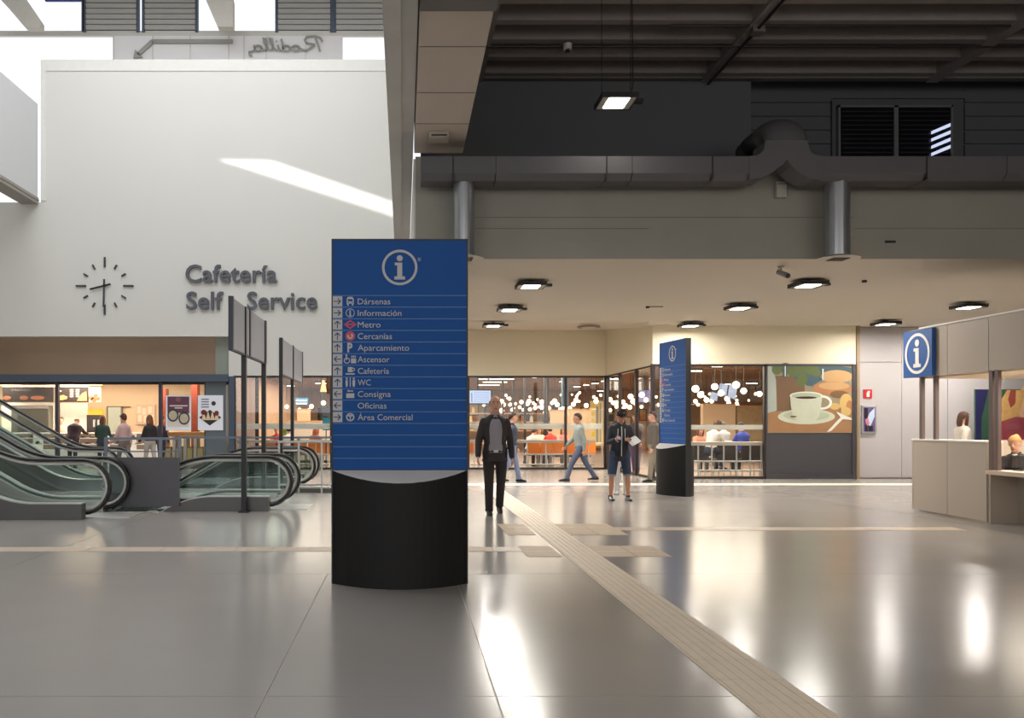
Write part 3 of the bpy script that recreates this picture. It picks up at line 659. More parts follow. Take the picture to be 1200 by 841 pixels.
# ================================================================== CEILING LIGHTS
def downlight(px, py, label, hang=0, Z=None, pw=100):
    drop = .10
    Y = (3.94-.06-CZ)*1000/(495-py) if Z is None else Z; x = X(px, Y); zc = 3.94 if Z is None else H(py, Z)+.06
    t = thing('ceiling_light', label, 'lamp', (x, Y, zc)); q = .23; z = zc-drop
    obj('housing', MB().box(x-q, x+q, Y-q, Y+q, z, z+.05), mat('lamp_housing_grey', (96,94,94), .4, .4), t, bevel=.006)
    fr = MB().box(x-q-.02, x+q+.02, Y-q-.02, Y-q, z-.012, z+.055).box(x-q-.02, x+q+.02, Y+q, Y+q+.02, z-.012, z+.055).box(x-q-.02, x-q, Y-q, Y+q, z-.012, z+.055).box(x+q, x+q+.02, Y-q, Y+q, z-.012, z+.055)
    obj('frame', fr, black, t)
    obj('diffuser', MB().box(x-q*.62, x+q*.62, Y-q*.8, Y+q*.8, z-.010, z-.001), lamp_white, t)
    obj('side_glass', MB().box(x-q, x-q*.64, Y-q, Y+q, z-.006, z-.001).box(x+q*.64, x+q, Y-q, Y+q, z-.006, z-.001), mat('lamp_frost', (190,186,178), .3), t)
    obj('gear_box', MB().box(x+q+.02, x+q+.14, Y-.05, Y+.06, z-.0, z+.045), black, t)
    if hang: 
        for s in (-1, 1): obj('suspension_wire', MB().tube([(x+s*.2, Y, z+.05), (x+s*.2, Y, 7.95)], .006, 5), black, t)
        obj('drop_cable', MB().tube([(x+.22, Y+.1, z+.05), (x+.26, Y+.1, z+.3), (x+.24, Y+.1, 7.95)], .008, 5), black, t)
    else: obj('stem', MB().box(x-.04, x+.04, Y-.04, Y+.04, z+.05, zc), black, t)
    area('downlight', (x, Y, z-.03), (.44,), pw, (1,.95,.88), shape="DISK", spread=178)
for (px, py, lb) in ((1240,340,'added square ceiling light over the booth roof, outside the booth window bay'),(1145,378.5,'added square ceiling light over the passage behind the booth by the portrait poster'),(622,333,'square ceiling light of the row beside the big totem, front one under the soffit'),  # first two are added out of sight to light the poster passage
                     (597,361,'square ceiling light of the row beside the big totem, middle one'),
                     (578,380,'square ceiling light of the row beside the big totem, last one before the cream wall'),
                     (947,332,'square ceiling light under the soffit beside the duct diffuser and camera'),
                     (867,359,'square ceiling light in the middle of the soffit above the cafe window'),
                     (809,380,'square ceiling light right above the second totem near the cream wall'),
                     (1135,358,'square ceiling light of the soffit closest above the information booth'),
                     (1038,378,'square ceiling light by the pale panelled wall near the blue booth sign')):
    downlight(px, py, lb, pw={622:75, 597:110, 578:200, 809:60, 1038:70, 867:85}.get(px, 95))
downlight(722, 117, 'square lamp hanging on wires below the dark ribbed ceiling', 1, 11.8, 7)
vd = thing('ceiling_diffuser', 'flat round air diffuser in the soffit near the cream wall', 'vent', (X(687,22.9), 22.0, 3.93))
obj('disc', MB().cyl((X(687,22.9), 22.6, 3.965), .30, .03, 28), mat('diffuser_grey', (120,112,102), .5), vd)
obj('ring', MB().cyl((X(687,22.9), 22.6, 3.955), .19, .03, 24), mat('diffuser_white', (190,182,170)), vd)
for (px, py, lb) in ((759,361,'small bracket spotlight under the soffit above the second totem'), (1013,331,'small round detector under the soffit right of the camera')):
    Y = 2.45*1000/(495-py); t = thing('ceiling_sensor', lb, 'sensor', (X(px,Y), Y, 3.93))
    obj('disc', MB().cyl((X(px,Y), Y, 3.90), .04, .04, 12), frame_m, t)
    obj('arm' if px < 800 else 'ring', MB().box(X(px,Y), X(px+(18 if px < 800 else 2),Y), Y-.01, Y+.01, 3.925, 3.94), frame_m, t)

# ================================================================== CAFE AND SHOP FRONTS
def front(name, x0, x1, Y, zt, mull, zb=0, extra=None, dirx=True):
    t = struct(name, MB().box(x0, x1, Y, Y+.08, zt-.06, zt) .box(x0, x1, Y, Y+.08, 0, .06), frame_m)
    ms = [x0]+list(mull)+[x1]
    for a, b in zip(ms, ms[1:]): obj('pane', MB().box(a+.03, b-.03, Y+.035, Y+.045, .06, zt-.06), tint_glass, t)
    for m_ in ms: obj('mullion', MB().box(m_-.035, m_+.035, Y-.01, Y+.09, 0, zt), frame_m, t)
    return t
f1 = front('window_4', X(275,BY), 6.24, BY, 2.90, [X(x,BY) for x in (388, 470, 549, 663)])
blf = mat('blue_film', (60,120,150), .3)
obj('blue_fin', MB().box(X(661,BY)-.03, X(665,BY)+.03, BY+.1, BY+.3, 1.95, 2.85), blf, f1)
obj('white_band', MB().box(X(275,BY), 6.22, BY+.05, BY+.056, 1.25, 1.42), mat('white_film', (214,206,196), .5), f1)
f2 = struct('window_5', MB().hexa([(6.28,BY,0),(6.42,22,0),(6.47,22,0),(6.33,BY,0),(6.28,BY,.06),(6.42,22,.06),(6.47,22,.06),(6.33,BY,.06)]).hexa([(6.28,BY,2.86),(6.42,22,2.90),(6.47,22,2.90),(6.33,BY,2.86),(6.28,BY,2.92),(6.42,22,2.96),(6.47,22,2.96),(6.33,BY,2.92)]), frame_m)
def dg(y): return 6.28 + (BY-y)*.14/4.4
for y in (BY-.02, 25.0, 23.4, 22.02): obj('mullion', MB().box(dg(y)-.03, dg(y)+.06, y-.04, y+.04, 0, 2.9), frame_m, f2)
for a, b in ((BY-.04, 25.0), (23.4, 22.02)): obj('pane', MB().hexa([(dg(a)+.01,a,.06),(dg(b)+.01,b,.06),(dg(b)+.02,b,.06),(dg(a)+.02,a,.06),(dg(a)+.01,a,2.86),(dg(b)+.01,b,2.88),(dg(b)+.02,b,2.88),(dg(a)+.02,a,2.86)]), tint_glass, f2)
f3 = front('window_6', 6.42, X(897,22), 22.0, 2.96, [X(775,22), X(808,22)])
obj('white_band', MB().box(X(775,22), X(895,22), 22.05, 22.056, 1.27, 1.39), mat('white_film', (214,206,196)), f3)
# coffee poster and dark panel
pt = thing('coffee_poster', 'large backlit looking photo poster of a coffee cup with croissants in the window frame', 'poster', (X(948,22), 22, 2))
pc = [(150,138,112),(196,200,178),(176,184,158),(60,44,36),(96,110,58),(132,128,118),(192,154,108),(178,124,84),(204,170,108),(222,220,208),(120,92,66),(74,96,104),(170,176,168),(240,240,236),(160,120,84)]
pms = [mat('poster_print_%d' % i, c_, .35, var=.12, scale=3) for i, c_ in enumerate(pc)]
def q(x, y): return (X(890+x/10, 22), H(420+y/10, 22))
pm_ = MB(); d0 = 21.985
_ord = [0]
def lay(k, pts, lv):
    _ord[0] += 1; s_ = .0004*_ord[0]; pm_.mat(k).prx([q(*p) for p in pts], d0-s_-.0003, d0-s_)
def oval(k, cx_, cy_, rx, ry, lv, n=26): lay(k, [(cx_+rx*math.cos(2*PI*i/n), cy_+ry*math.sin(2*PI*i/n)) for i in range(n)], lv)
pm_.mat(0).box(X(898,22), X(998,22), 21.985, 22.0, H(507,22), H(428,22))
lay(14, [(85,600),(300,640),(1075,560),(1075,865),(85,865)], 1); lay(10, [(185,200),(520,220),(540,600),(185,620)], 1)
lay(12, [(85,80),(130,80),(190,250),(200,610),(85,640)], 2)
lay(11, [(380,80),(900,80),(1075,110),(1075,200),(700,330),(560,320),(400,230)], 1)
for (x, y, rx, ry) in ((200,130,60,60),(300,110,70,60),(390,150,70,70),(470,120,60,50),(500,240,60,70),(600,130,90,60),(480,290,40,40),(660,170,50,40)): oval(4, x, y, rx, ry, 2, 14)
lay(5, [(600,330),(800,200),(1000,180),(1075,330),(900,400),(700,400)], 2)
oval(6, 900, 210, 190, 75, 3); oval(7, 850, 350, 230, 80, 3); oval(6, 870, 320, 180, 45, 4)
oval(10, 930, 420, 110, 45, 4); oval(8, 1010, 520, 75, 110, 5); oval(7, 1050, 560, 40, 70, 6); oval(8, 1010, 620, 60, 50, 5); oval(8, 880, 560, 60, 40, 3)
oval(14, 540, 770, 330, 60, 3); oval(1, 545, 680, 335, 90, 4); oval(2, 545, 668, 270, 60, 5)
for i in range(18):
    a, b = PI*.5*(-1)+i*PI/17, PI*.5*(-1)+(i+1)*PI/17
    lay(9, [(725+120*math.cos(a),515+85*math.sin(a)),(725+90*math.cos(a),515+58*math.sin(a)),(725+90*math.cos(b),515+58*math.sin(b)),(725+120*math.cos(b),515+85*math.sin(b))], 6)
lay(1, [(350,430),(730,430),(715,560),(690,680),(640,735),(440,735),(385,680),(362,560)], 7)
oval(9, 540, 435, 192, 48, 8); oval(2, 540, 440, 175, 38, 9); oval(3, 540, 458, 125, 14, 10)
lay(9, [(940,690),(990,690),(830,850),(780,860)], 6); lay(9, [(890,620),(1075,700),(1075,720),(960,710)], 6); oval(10, 390, 680, 40, 10, 6)
for (a, b, c_, d_) in ((270,90,320,210),(725,120,748,260)): lay(11 if a < 500 else 12, [(a,b),(c_,b),(c_,d_),(a,d_)], 5); lay(13, [(a+20,b),(a+30,b),(a+30,d_),(a+20,d_)] if a < 500 else [(a+4,b),(a+12,b),(a+12,d_-15),(a+4,d_-15)], 6)
obj('print', pm_, pms, pt)
struct('wall_dark_panel', MB().box(X(897,22), X(1000,22), 22.0, 22.1, 0, 1.19).box(X(897,22), X(899,22), 21.97, 22.1, 0, 2.95).box(X(998,22), X(1001.5,22), 21.95, 22.1, 0, 2.95).box(X(897,22), X(1001,22), 21.97, 22.1, 2.90, 2.96).box(X(897,22), X(1001,22), 21.96, 22.1, 0, .12), mat('dark_slate_panel', (66,64,68), .45, var=.05))

# shop fronts at the left
f4 = struct('window_7', MB().box(-16, X(268,BY), BY+.2, BY+.3, H(450,BY), H(446,BY)), frame_m)
for x in (-9, 64, 186, 240): obj('mullion', MB().box(X(x,BY)-.05, X(x,BY)+.05, BY+.15, BY+.3, 0, H(446,BY)), mat('plum_grey_frame', (70,64,78), .4), f4)
for a, b in ((-9,64),(188,240)): obj('pane', MB().box(X(a,BY)+.05, X(b,BY)-.05, BY+.22, BY+.23, .05, H(449,BY)), tint_glass, f4)
struct('column_shop', MB().box(X(240,BY), X(264,BY), BY+.1, BY+.6, 0, 2.9), mat('grey_blue_column', (98,106,112), .5))
struct('column_shop_edge', MB().box(X(268.5,BY), X(275,BY), BY-.02, BY+.2, 0, 2.88), bluegrey)
CY = 30.2
struct('wall_shop_back', MB().box(-18, X(262,BY)-.05, CY+1.2, CY+1.4, 0, 3.4), mat('shop_cream', (226,202,168), .6, var=.03))
struct('ceiling_shop', MB().box(-18, X(262,BY), BY+.66, CY+1.4, 3.1, 3.2), mat('shop_ceiling', (212,184,150), .6))
struct('wall_shop_side', MB().box(X(264,BY), X(270,BY), BY+.6, CY+1.4, 0, 3.2), mat('brown_partition', (120,98,92), .6, var=.1))
for (x, pw) in ((-14, 170), (-11, 230), (-8.6, 120), (-7, 90)): area('shop_light', (x, 28.6, 3.05), (1.6, 1.0), pw, (1,.87,.70))
YB = CY+1.15
bl = mat('menu_black', (38,28,26), .5); brd = mat('bread_print', (206,140,80), .5, var=.2, scale=8); wht = mat('print_white', (224,216,204), .5)
def menu(x0, x1, label, kind):
    Y = 29.0; t = thing('menu_board', label, 'menu board', (X((x0+x1)/2,Y), Y, H(471,Y)))
    lit = kind == 2
    obj('board', MB().box(X(x0,Y), X(x1,Y), Y, Y+.06, H(471,Y), H(453.5,Y)), mat('menu_photo', (206,176,150), .5, emit=.25, var=.25, scale=5) if lit else bl, t)
    pr = MB()
    if kind == 0:
        for cx_, r_ in ((44,8),(28,5),(8,5)): disc(pr, X(cx_,Y), H(466,Y), r_*.029, .07, Y-.01, Y)
        obj('food_print', pr, mat('dim_bread', (128,78,52), .5, var=.2, scale=8), t)
        obj('lettering', MB().text('MENÚ', (X(14,Y), Y-.004, H(458,Y)), (1,0,0), (0,0,1), (0,-1,0), .07, .003, width=.6), mat('dim_print', (120,110,108)), t)
    elif kind == 1:
        pr.prx([(X(a,Y),H(b,Y)) for a, b in ((65.5,468),(67,464.5),(74,462.5),(79,465),(78,467.5),(70,469))], Y-.01, Y); pr.prx([(X(a,Y),H(b,Y)) for a, b in ((90,469.5),(96,461),(101,458.5),(102,469.5))], Y-.01, Y)
        obj('food_print', pr, brd, t)
        ln = MB()
        for k in range(5): ln.box(X(82,Y), X(86,Y), Y-.006, Y, H(456.5+2*k,Y)-.012, H(456.5+2*k,Y)+.012).box(X(89,Y), X(93,Y), Y-.006, Y, H(456.5+2*k,Y)-.012, H(456.5+2*k,Y)+.012)
        ln.box(X(66,Y), X(72,Y), Y-.006, Y, H(458.5,Y), H(457.5,Y))
        obj('lettering', ln, wht, t, kind='stuff')
    else:
        for (a, b, r_) in ((107,466,.09),(112,463,.08),(110,468,.10),(115,467,.07)): disc(pr, X(a,Y), H(b,Y), r_, r_*.8, Y-.01, Y, 12)
        obj('food_print', pr, mat('salad_print', (150,92,62), .5, var=.3, scale=9), t)
menu(3, 62, 'dim dark menu board with a long sandwich at the far end of the shop counter', 0)
menu(65, 103, 'black menu board with an orange sandwich and white price lines above the counter', 1)
menu(104, 118, 'small lit food picture board beside the black menu board', 2)
sh = thing('light_shelf', 'glowing strip shelf above the shop menu boards', 'shelf', (X(60,29), 29, H(453,29)))
obj('lit_strip', MB().box(X(3,29), X(103,29), 28.98, 29.05, H(453,29), H(451.7,29)), mat('warm_strip', (255,232,200), .5, emit=1.6, var=0), sh); obj('fascia', MB().box(X(-8,29), X(120,29), 29.0, 29.1, H(451.7,29), H(446,29)), mat('wood_fascia', (170,130,92), .5), sh)
bwl = thing('counter_back_panel', 'bright back panel with a faint glow of its own behind the sandwich counter', 'panel', (X(90,29.5), 29.5, 0))
obj('panel', MB().box(X(2,29.5), X(102,29.5), 29.5, 29.55, 0, H(472,29.5)), mat('panel_glow', (250,238,214), .6, emit=.35, var=.01), bwl)  # panel emits a little so the back wall reads as brightly lit
ov = thing('display_fridge', 'tall grey display fridge with a dark glass door in the shop', 'fridge', (X(39,29.3), 29.3, 0))
obj('body', MB().box(X(18,29.3), X(60,29.3), 29.0, 29.45, 0, H(475,29.3)), mat('fridge_grey', (110,104,92), .5), ov)
obj('door', MB().box(X(21,29.0), X(57,29.0), 28.97, 29.0, .1, H(479,29.3)), mat('fridge_dark', (74,70,62), .2), ov); obj('top_panel', MB().box(X(21,29), X(57,29), 28.96, 29, H(478.5,29), H(475.5,29)), mat('dim_print', (120,110,108)), ov)
mc = thing('coffee_machine', 'dark coffee machine below an orange lit panel behind the counter', 'machine', (X(112,29.4), 29.4, 0))
obj('cabinet', MB().box(X(104,29.4), X(120,29.4), 29.2, 29.5, 0, H(486,29.4)), mat('dark_machine', (52,44,44), .4), mc)
obj('lit_panel', MB().box(X(104,29.3), X(120,29.3), 29.25, 29.5, H(486,29.4), H(479,29.4)), mat('orange_lit', (236,150,50), .5, emit=.6), mc)
obj('spout', MB().box(X(109,29.1), X(111,29.1), 29.1, 29.2, 1.3, 1.55).box(X(114,29.1), X(116,29.1), 29.1, 29.2, 1.3, 1.55), steel, mc)
cnt = thing('shop_counter', 'white food display counter with added glow of the sandwich shop', 'counter', (X(100,28), 28, 0))
cw = mat('counter_glow_white', (238,232,222), .4, emit=.3, var=.01)  # emission added to make the counter look brighter
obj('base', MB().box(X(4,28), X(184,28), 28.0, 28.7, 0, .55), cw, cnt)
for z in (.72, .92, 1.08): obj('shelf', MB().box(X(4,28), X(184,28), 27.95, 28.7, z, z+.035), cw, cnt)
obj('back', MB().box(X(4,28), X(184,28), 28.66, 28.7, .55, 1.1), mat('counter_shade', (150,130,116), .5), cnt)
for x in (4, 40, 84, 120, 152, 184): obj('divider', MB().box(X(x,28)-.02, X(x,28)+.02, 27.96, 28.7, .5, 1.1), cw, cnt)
foods = [(214,170,60),(196,120,60),(90,60,44),(60,56,54),(176,60,40),(228,190,120)]
rnd.seed(3)
for k in range(30):
    x = X(8 + k*5.9, 28.1); z = (.755, .955)[k % 2]
    col = foods[rnd.randrange(6)]
    t = thing('food_tray', 'small food tray on the glowing shop counter shelves', 'tray', (x, 28.15, z), 0, 'food trays on the shop counter')
    obj('dish', MB().box(x-.07, x+.07, 28.02, 28.3, z, z+.02), black, t); obj('food', MB().ell((x, 28.15, z+.05), (.06, .1, .04), 8, 5), mat('food_%d' % foods.index(col), col, .6), t)
dr_ = thing('service_door', 'pale door with a narrow notice panel behind the shop counter', 'door', (X(134,YB), YB, 0))
obj('leaf', MB().box(X(127,YB), X(142,YB), YB-.04, YB, 0, H(477,YB)), mat('door_pale', (198,208,194), .5), dr_); obj('frame', MB().box(X(125.5,YB), X(127,YB), YB-.05, YB, 0, H(476,YB)).box(X(142,YB), X(144,YB), YB-.05, YB, 0, H(476,YB)).box(X(126,YB), X(153,YB), YB-.05, YB, H(477,YB), H(476,YB)), mat('olive_frame', (120,116,88), .5), dr_)
nb = thing('notice_board', 'cream notice board with papers on the shop back wall', 'notice board', (X(173,YB), YB, H(500,YB)))
obj('board', MB().box(X(160,YB), X(182,YB), YB-.04, YB, H(497,YB), H(474,YB)), mat('board_cream', (214,186,156), .6), nb)
for k, (a, b) in enumerate(((161,476),(167,478),(174,476),(162,486),(169,487),(176,486))): obj('paper', MB().box(X(a,YB), X(a+4.5,YB), YB-.05, YB-.04, H(b+8,YB), H(b,YB)), mat('paper_cream', (232,214,190), .6), nb)
# right shop bay: wooden shelf unit and red pillars
wc = thing('wooden_counter', 'light wooden counter with white boxes behind the two food posters', 'counter', (X(215,27.8), 27.8, 0))
wd_m = mat('light_wood', (206,150,96), .5, var=.12, scale=5)
obj('top', MB().box(X(190,27.8), X(254,27.8), 27.6, 28.2, H(511,27.8), H(506,27.8)), wd_m, wc)
for x in (193, 205, 218, 230, 242, 252): obj('leg', MB().box(X(x,27.8)-.05, X(x,27.8)+.05, 27.65, 28.15, 0, H(511,27.8)), mat('white_laminate', (224,222,214), .5), wc)
for k, x in enumerate((199, 211.5, 224, 236, 247)):
    t = thing('storage_box', 'yellowish box on the floor under the wooden shop counter', 'box', (X(x,27.9), 27.9, 0), 0, 'boxes under the wooden counter')
    obj('carton', MB().box(X(x-3,27.9), X(x+3,27.9), 27.7, 28.1, 0, .62), mat('box_yellow', (226,210,160), .5), t); obj('lid', MB().box(X(x-3.2,27.9), X(x+3.2,27.9), 27.68, 28.12, .62, .66), mat('box_lid', (196,150,90)), t)
red = mat('red_brown_pillar', (130,54,36), .5, var=.1)
for x0, x1, lb in ((188,194,'red brown pillar just left of the purple poster'), (224,231,'red brown pillar between the two food posters')):
    t = thing('shop_pillar', lb, 'pillar', (X(x0,29), 29, 0)); obj('shaft', MB().box(X(x0,29), X(x1,29), 29, 29.4, .0, 3.1 if x0 > 200 else 2.6), red, t); obj('base', MB().box(X(x0-1,29), X(x1+1,29), 28.95, 29.45, 0, .15), wd_m, t)
def poster(x0, x1, y0, y1, Y, label):
    t = thing('food_poster', label, 'poster', (X(x0,Y), Y, H(y1,Y))); obj('sheet', MB().box(X(x0,Y), X(x1,Y), Y-.02, Y, H(y1,Y), H(y0,Y)), mat('poster_white', (222,224,232), .4, emit=.12, var=.01), t); return t
PY_ = BY+.215
p1 = poster(194.5, 224, 463, 504, PY_, 'white bordered purple poster with two round bowls of food on the shop glass')
pp1 = MB().mat(0).box(X(196.5,PY_), X(222,PY_), PY_-.024, PY_-.02, H(484,PY_), H(464.5,PY_)); pp1.mat(1).box(X(196.5,PY_), X(222,PY_), PY_-.024, PY_-.02, H(500,PY_), H(483,PY_))
for (cx_, cy_) in ((203,486.5),(216,490)):
    pp1.mat(3); disc(pp1, X(cx_,PY_), H(cy_,PY_), .175, .20, PY_-.028, PY_-.024); pp1.mat(2); disc(pp1, X(cx_,PY_), H(cy_,PY_), .13, .15, PY_-.032, PY_-.028)
pp1.mat(1).box(X(199,PY_), X(220,PY_), PY_-.03, PY_-.024, H(476,PY_), H(474.6,PY_)).box(X(205,PY_), X(214,PY_), PY_-.03, PY_-.024, H(478.5,PY_), H(477.2,PY_)); disc(pp1.mat(4), X(209,PY_), H(468,PY_), .08, .07, PY_-.03, PY_-.024)
obj('print', pp1, [mat('plum_print', (104,62,82), .4), wht, mat('bowl_food', (196,184,160), .5, var=.3, scale=12), mat('bowl_dark', (50,62,62), .4), mat('rose_print', (150,86,100), .4)], p1)
PY_ = BY+.085
p2 = poster(232, 261.5, 463, 504, PY_, 'white poster with a plate of wraps and a small black dot on the shop glass')
pp2 = MB().mat(0)
pp2.prx([(X(a,PY_),H(b,PY_)) for a, b in ((233.5,489),(246,480),(259.5,489),(246,498.5))], PY_-.026, PY_-.02)
disc(pp2, X(250.5,PY_), H(472.5,PY_), .07, .07, PY_-.026, PY_-.02)
pp2.mat(1)
for a in (239, 244, 249, 254): pp2.prx([(X(a-2.5,PY_),H(492,PY_)),(X(a,PY_),H(481,PY_)),(X(a+3,PY_),H(492,PY_))], PY_-.032, PY_-.026)
pp2.mat(2); disc(pp2, X(239,PY_), H(483,PY_), .09, .08, PY_-.034, PY_-.026); disc(pp2, X(254,PY_), H(484,PY_), .07, .08, PY_-.034, PY_-.026)
pp2.mat(3)
for k in range(4): pp2.box(X(236,PY_), X(245,PY_), PY_-.024, PY_-.02, H(468.4+3*k,PY_), H(467+3*k,PY_))
obj('print', pp2, [mat('plate_black', (40,36,38), .3), mat('wrap_print', (228,204,166), .5), mat('berry_print', (120,36,34), .5), mat('grey_text', (120,122,140), .5)], p2)

# ================================================================== CAFE INTERIOR
cafe_wall = mat('cafe_back_wall', (206,170,138), .7, var=.25, scale=2.5)
struct('wall_cafe_back', MB().box(X(266,BY)-6, WX1, 48, 48.2, 0, 3.6), cafe_wall)
struct('wall_cafe_left', MB().box(X(266,BY)-.2, X(266,BY)-.05, CY+1.4, 48, 0, 3.6), cafe_wall)
cc = struct('ceiling_cafe', MB().box(X(266,BY), 6.75, BY+.3, 48, 3.3, 3.4).box(6.75, WX1, 22.3, 48, 3.3, 3.4), mat('cafe_ceiling', (190,164,140), .7, var=.2, scale=1.5))
for k in range(17):
    y = 27.2 + k*1.22
    obj('ceiling_batten', MB().box(-6 if y > BY else 6.5, 6.2 if False else 17, y, y+.14, 3.18, 3.3), mat('batten_brown', (156,130,108), .6, var=.15), cc)
for k, y in enumerate((23.2, 24.5, 25.7)): obj('ceiling_batten', MB().box(6.85, 17, y, y+.14, 3.18, 3.3), mat('batten_brown', (128,92,66)), cc)
for (x, y, sx, sy, pw) in ((-2.5,30,5,5,300), (3.5,30,5,5,330), (1,39,9,9,520), (10,26,6,6,520),(7.6,24.3,1.6,3,160), (10,38,8,8,480), (-3,36,4,6,150)):
    area('cafe_light', (x, y, 3.12), (sx, sy), pw*1.6, (1,.85,.68))
ll = mat('warm_tube', (255,244,226), .5, emit=4, var=0)
tubes = [(336,345,452,34),(370,382,449,36),(556,561,441.6,30),(560,571,444,34),(574,602,444,36),(566,594,447.5,40),(560,585,451,44),(624,629,442,30),(656,664,447,33),(658,664,456.5,40),(672,680,453,42),(684,690,451,38),(694,701,449,34),(705,711,446.5,30),(716,725,444,28),(700,712,466.5,46),(835,846,429,23.6),(808,822,434.5,27),(850,856,450,38),(875,887,449,37)]
for k, (a, b, y, _) in enumerate(tubes):
    Yt = 1.70*1000/(495-y); 
    Yt = min(Yt, 46)
    if a > 780 and Yt < 23: Yt = 24
    t = thing('strip_light', 'short white ceiling strip light inside the cafe', 'lamp', (X((a+b)/2,Yt), Yt, 3.2), 0, 'strip lights on the cafe ceiling')
    obj('tube', MB().box(X(a,Yt), X(b,Yt), Yt-.06, Yt+.06, 3.13, 3.165), ll, t); obj('housing', MB().box(X(a,Yt)-.02, X(b,Yt)+.02, Yt-.08, Yt+.08, 3.165, 3.31), black, t)
gl = [(815,455.5,25,5),(821,462.5,28,4.4),(837.5,453,25,4.6),(845,460.5,27,4.4),(862.5,451,24.5,5),(871.5,458,26,4.2),(890,461.5,28,3.8),(828,468.5,32,3.6),(834,469.8,34,3),(852,467,31,3.6),(854,472.4,36,3),(815,470,33,3),(863.5,473,37,2.6),(818,474,39,2.4),
 (672,473.5,34,3.2),(675,469,36,3.4),(687,475,35,3.2),(698.5,470,33,3.4),(704,463,38,2),(715,468,33,3.4),(718.5,471.8,36,3),(722.8,471.5,35,3),(722.5,476,38,3),(715,480.5,42,2.6),(730,471,34,3.2),(739,464.5,30,3.8),(742,470,32,3.8),(733,475.5,36,3.4),(738,477,38,3.2),(746,474,36,2.4),(752,462.5,29,4),(757,468.5,31,3.4),(751.8,476.5,38,2.4),(775,469.5,30,3.2),(772.5,474.2,34,2.8),(769,465,38,2),
 (611,471,38,2.8),(620,470,36,3),(618,473,38,3),(635,471,35,3.6),(635,477,38,3.4),(650,470,34,3.6),(653,474,36,3.2),(661,473,36,3.2),(647,472,38,2.6),(643,478,40,2.8),(597,467,36,2.6),(588,470,34,3),(590,474,38,3),(627,478,41,2.6),(621,479.5,42,2.6),(609,477,42,2.4),(604,473,40,2),(600,480,44,2.2),(588,481,36,3.4),(639,483,40,3),(660,478,38,3),(668,478,38,2.6),(593,463,44,2),(602,478,42,2),(613,480,44,2.2),(625,472,42,2),(630,468,44,1.8),(656,479,42,2),(567,474.5,30,2),(598,473.5,40,2),
 (336,476.3,34,2.8),(351,480,36,2.6),(362,480.5,36,2.6),(365,476,34,3),(379,472,33,3.4),(329,465,34,2.4)]
rnd.seed(21)
for _ in range(34): gl.append((rnd.choice((rnd.uniform(584,662), rnd.uniform(664,760), rnd.uniform(812,892))), rnd.uniform(460,481), rnd.uniform(38,44), rnd.uniform(1.3,2.2)))
g0 = None
for (px, py, Y, rr) in gl:
    x, z, r_ = X(px,Y), H(py,Y), rr*Y/1000
    if g0 is None:
        g0 = thing('globe_lamp', 'round glowing glass globe lamp hanging inside the cafe', 'lamp', (0,0,0), 0, 'glowing globe lamps in the cafe')
        obj('globe', MB().ell((0,0,0), (.105,)*3, 14, 9), globe_m, g0, smooth=True)
        obj('cable', MB().tube([(0,0,.12),(0,0,1.0)], .008, 4), black, g0); cur = g0; g0.location = (x,Y,z)
    else: cur = dup(g0, (x,Y,z))
    for ch in cur.children:
        if ch.name.startswith('globe'): ch.scale = (r_/.125,)*3
        else: ch.scale = (1,1,max(.1,3.33-z)/1.0)
# dark slim pillars in the cafe
for (a, b, y0, lb) in ((588.5,590.5,458,'slim dark pillar in the cafe just right of the hanging screen'),(601,603,457,'slim dark pillar in the cafe, second from the hanging screen'),(614,616.5,453,'slim dark pillar in the cafe, third from the hanging screen'),(637.5,640.5,446,'thick dark pillar in the cafe in front of the cream box'),(641,643,459,'short dark pillar touching the thick one in the cafe'),(299,303,448,'dark cafe post seen between the two tall sign posts'),(375.5,377,460,'thin dark cafe post close to the big totem')):
    Y = 30 if b-a > 2.2 else 34; t = thing('cafe_pillar', lb, 'pillar', (X(a,Y), Y, 0)); obj('shaft', MB().box(X(a,Y), X(b,Y), Y, Y+.1, 0, 3.3), mat('pillar_brown', (24,18,17), .5), t); obj('base', MB().box(X(a-.6,Y), X(b+.6,Y), Y-.04, Y+.14, 0, .1), black, t)
ds = thing('departure_screen', 'pale blue information screen hanging inside the cafe right of the big totem', 'screen', (X(562,27), 27, H(474,27)))
obj('bezel', MB().box(X(541,27), X(577,27), 27, 27.08, H(474,27), H(456,27)), black, ds); obj('display', MB().box(X(543,27), X(575,27), 26.985, 27, H(472.3,27), H(457.5,27)), mat('screen_blue', (178,196,232), .3, emit=.75, var=.02), ds)
sl_ = MB(); 
for k in range(6): sl_.box(X(555,27), X(556,27) if False else X(573,27), 26.98, 26.985, H(459.6+2.1*k,27)-.006, H(459.6+2.1*k,27)+.006)
sl_.box(X(552,27), X(553.5,27), 26.98, 26.985, H(471,27), H(460,27)); obj('text_rows', sl_, mat('screen_text', (130,150,200), .3, emit=.3), ds)
obj('ceiling_bracket', MB().box(X(559,27), X(561,27), 27.02, 27.06, H(456,27), 3.3), black, ds)
sc2 = thing('cafe_screen', 'lilac wall screen behind the globe lamps near the glass corner', 'screen', (X(755,32), 32, H(471,32)))
obj('bezel', MB().box(X(747,32), X(763.5,32), 32, 32.06, H(471.5,32), H(456.5,32)), black, sc2); obj('display', MB().box(X(747.5,32), X(763,32), 31.98, 32, H(471,32), H(457,32)), mat('screen_lilac', (150,142,196), .3, emit=.5), sc2)
obj('bracket', MB().box(X(755,32), X(756,32), 32.02, 32.05, H(456.5,32), 3.3), black, sc2)
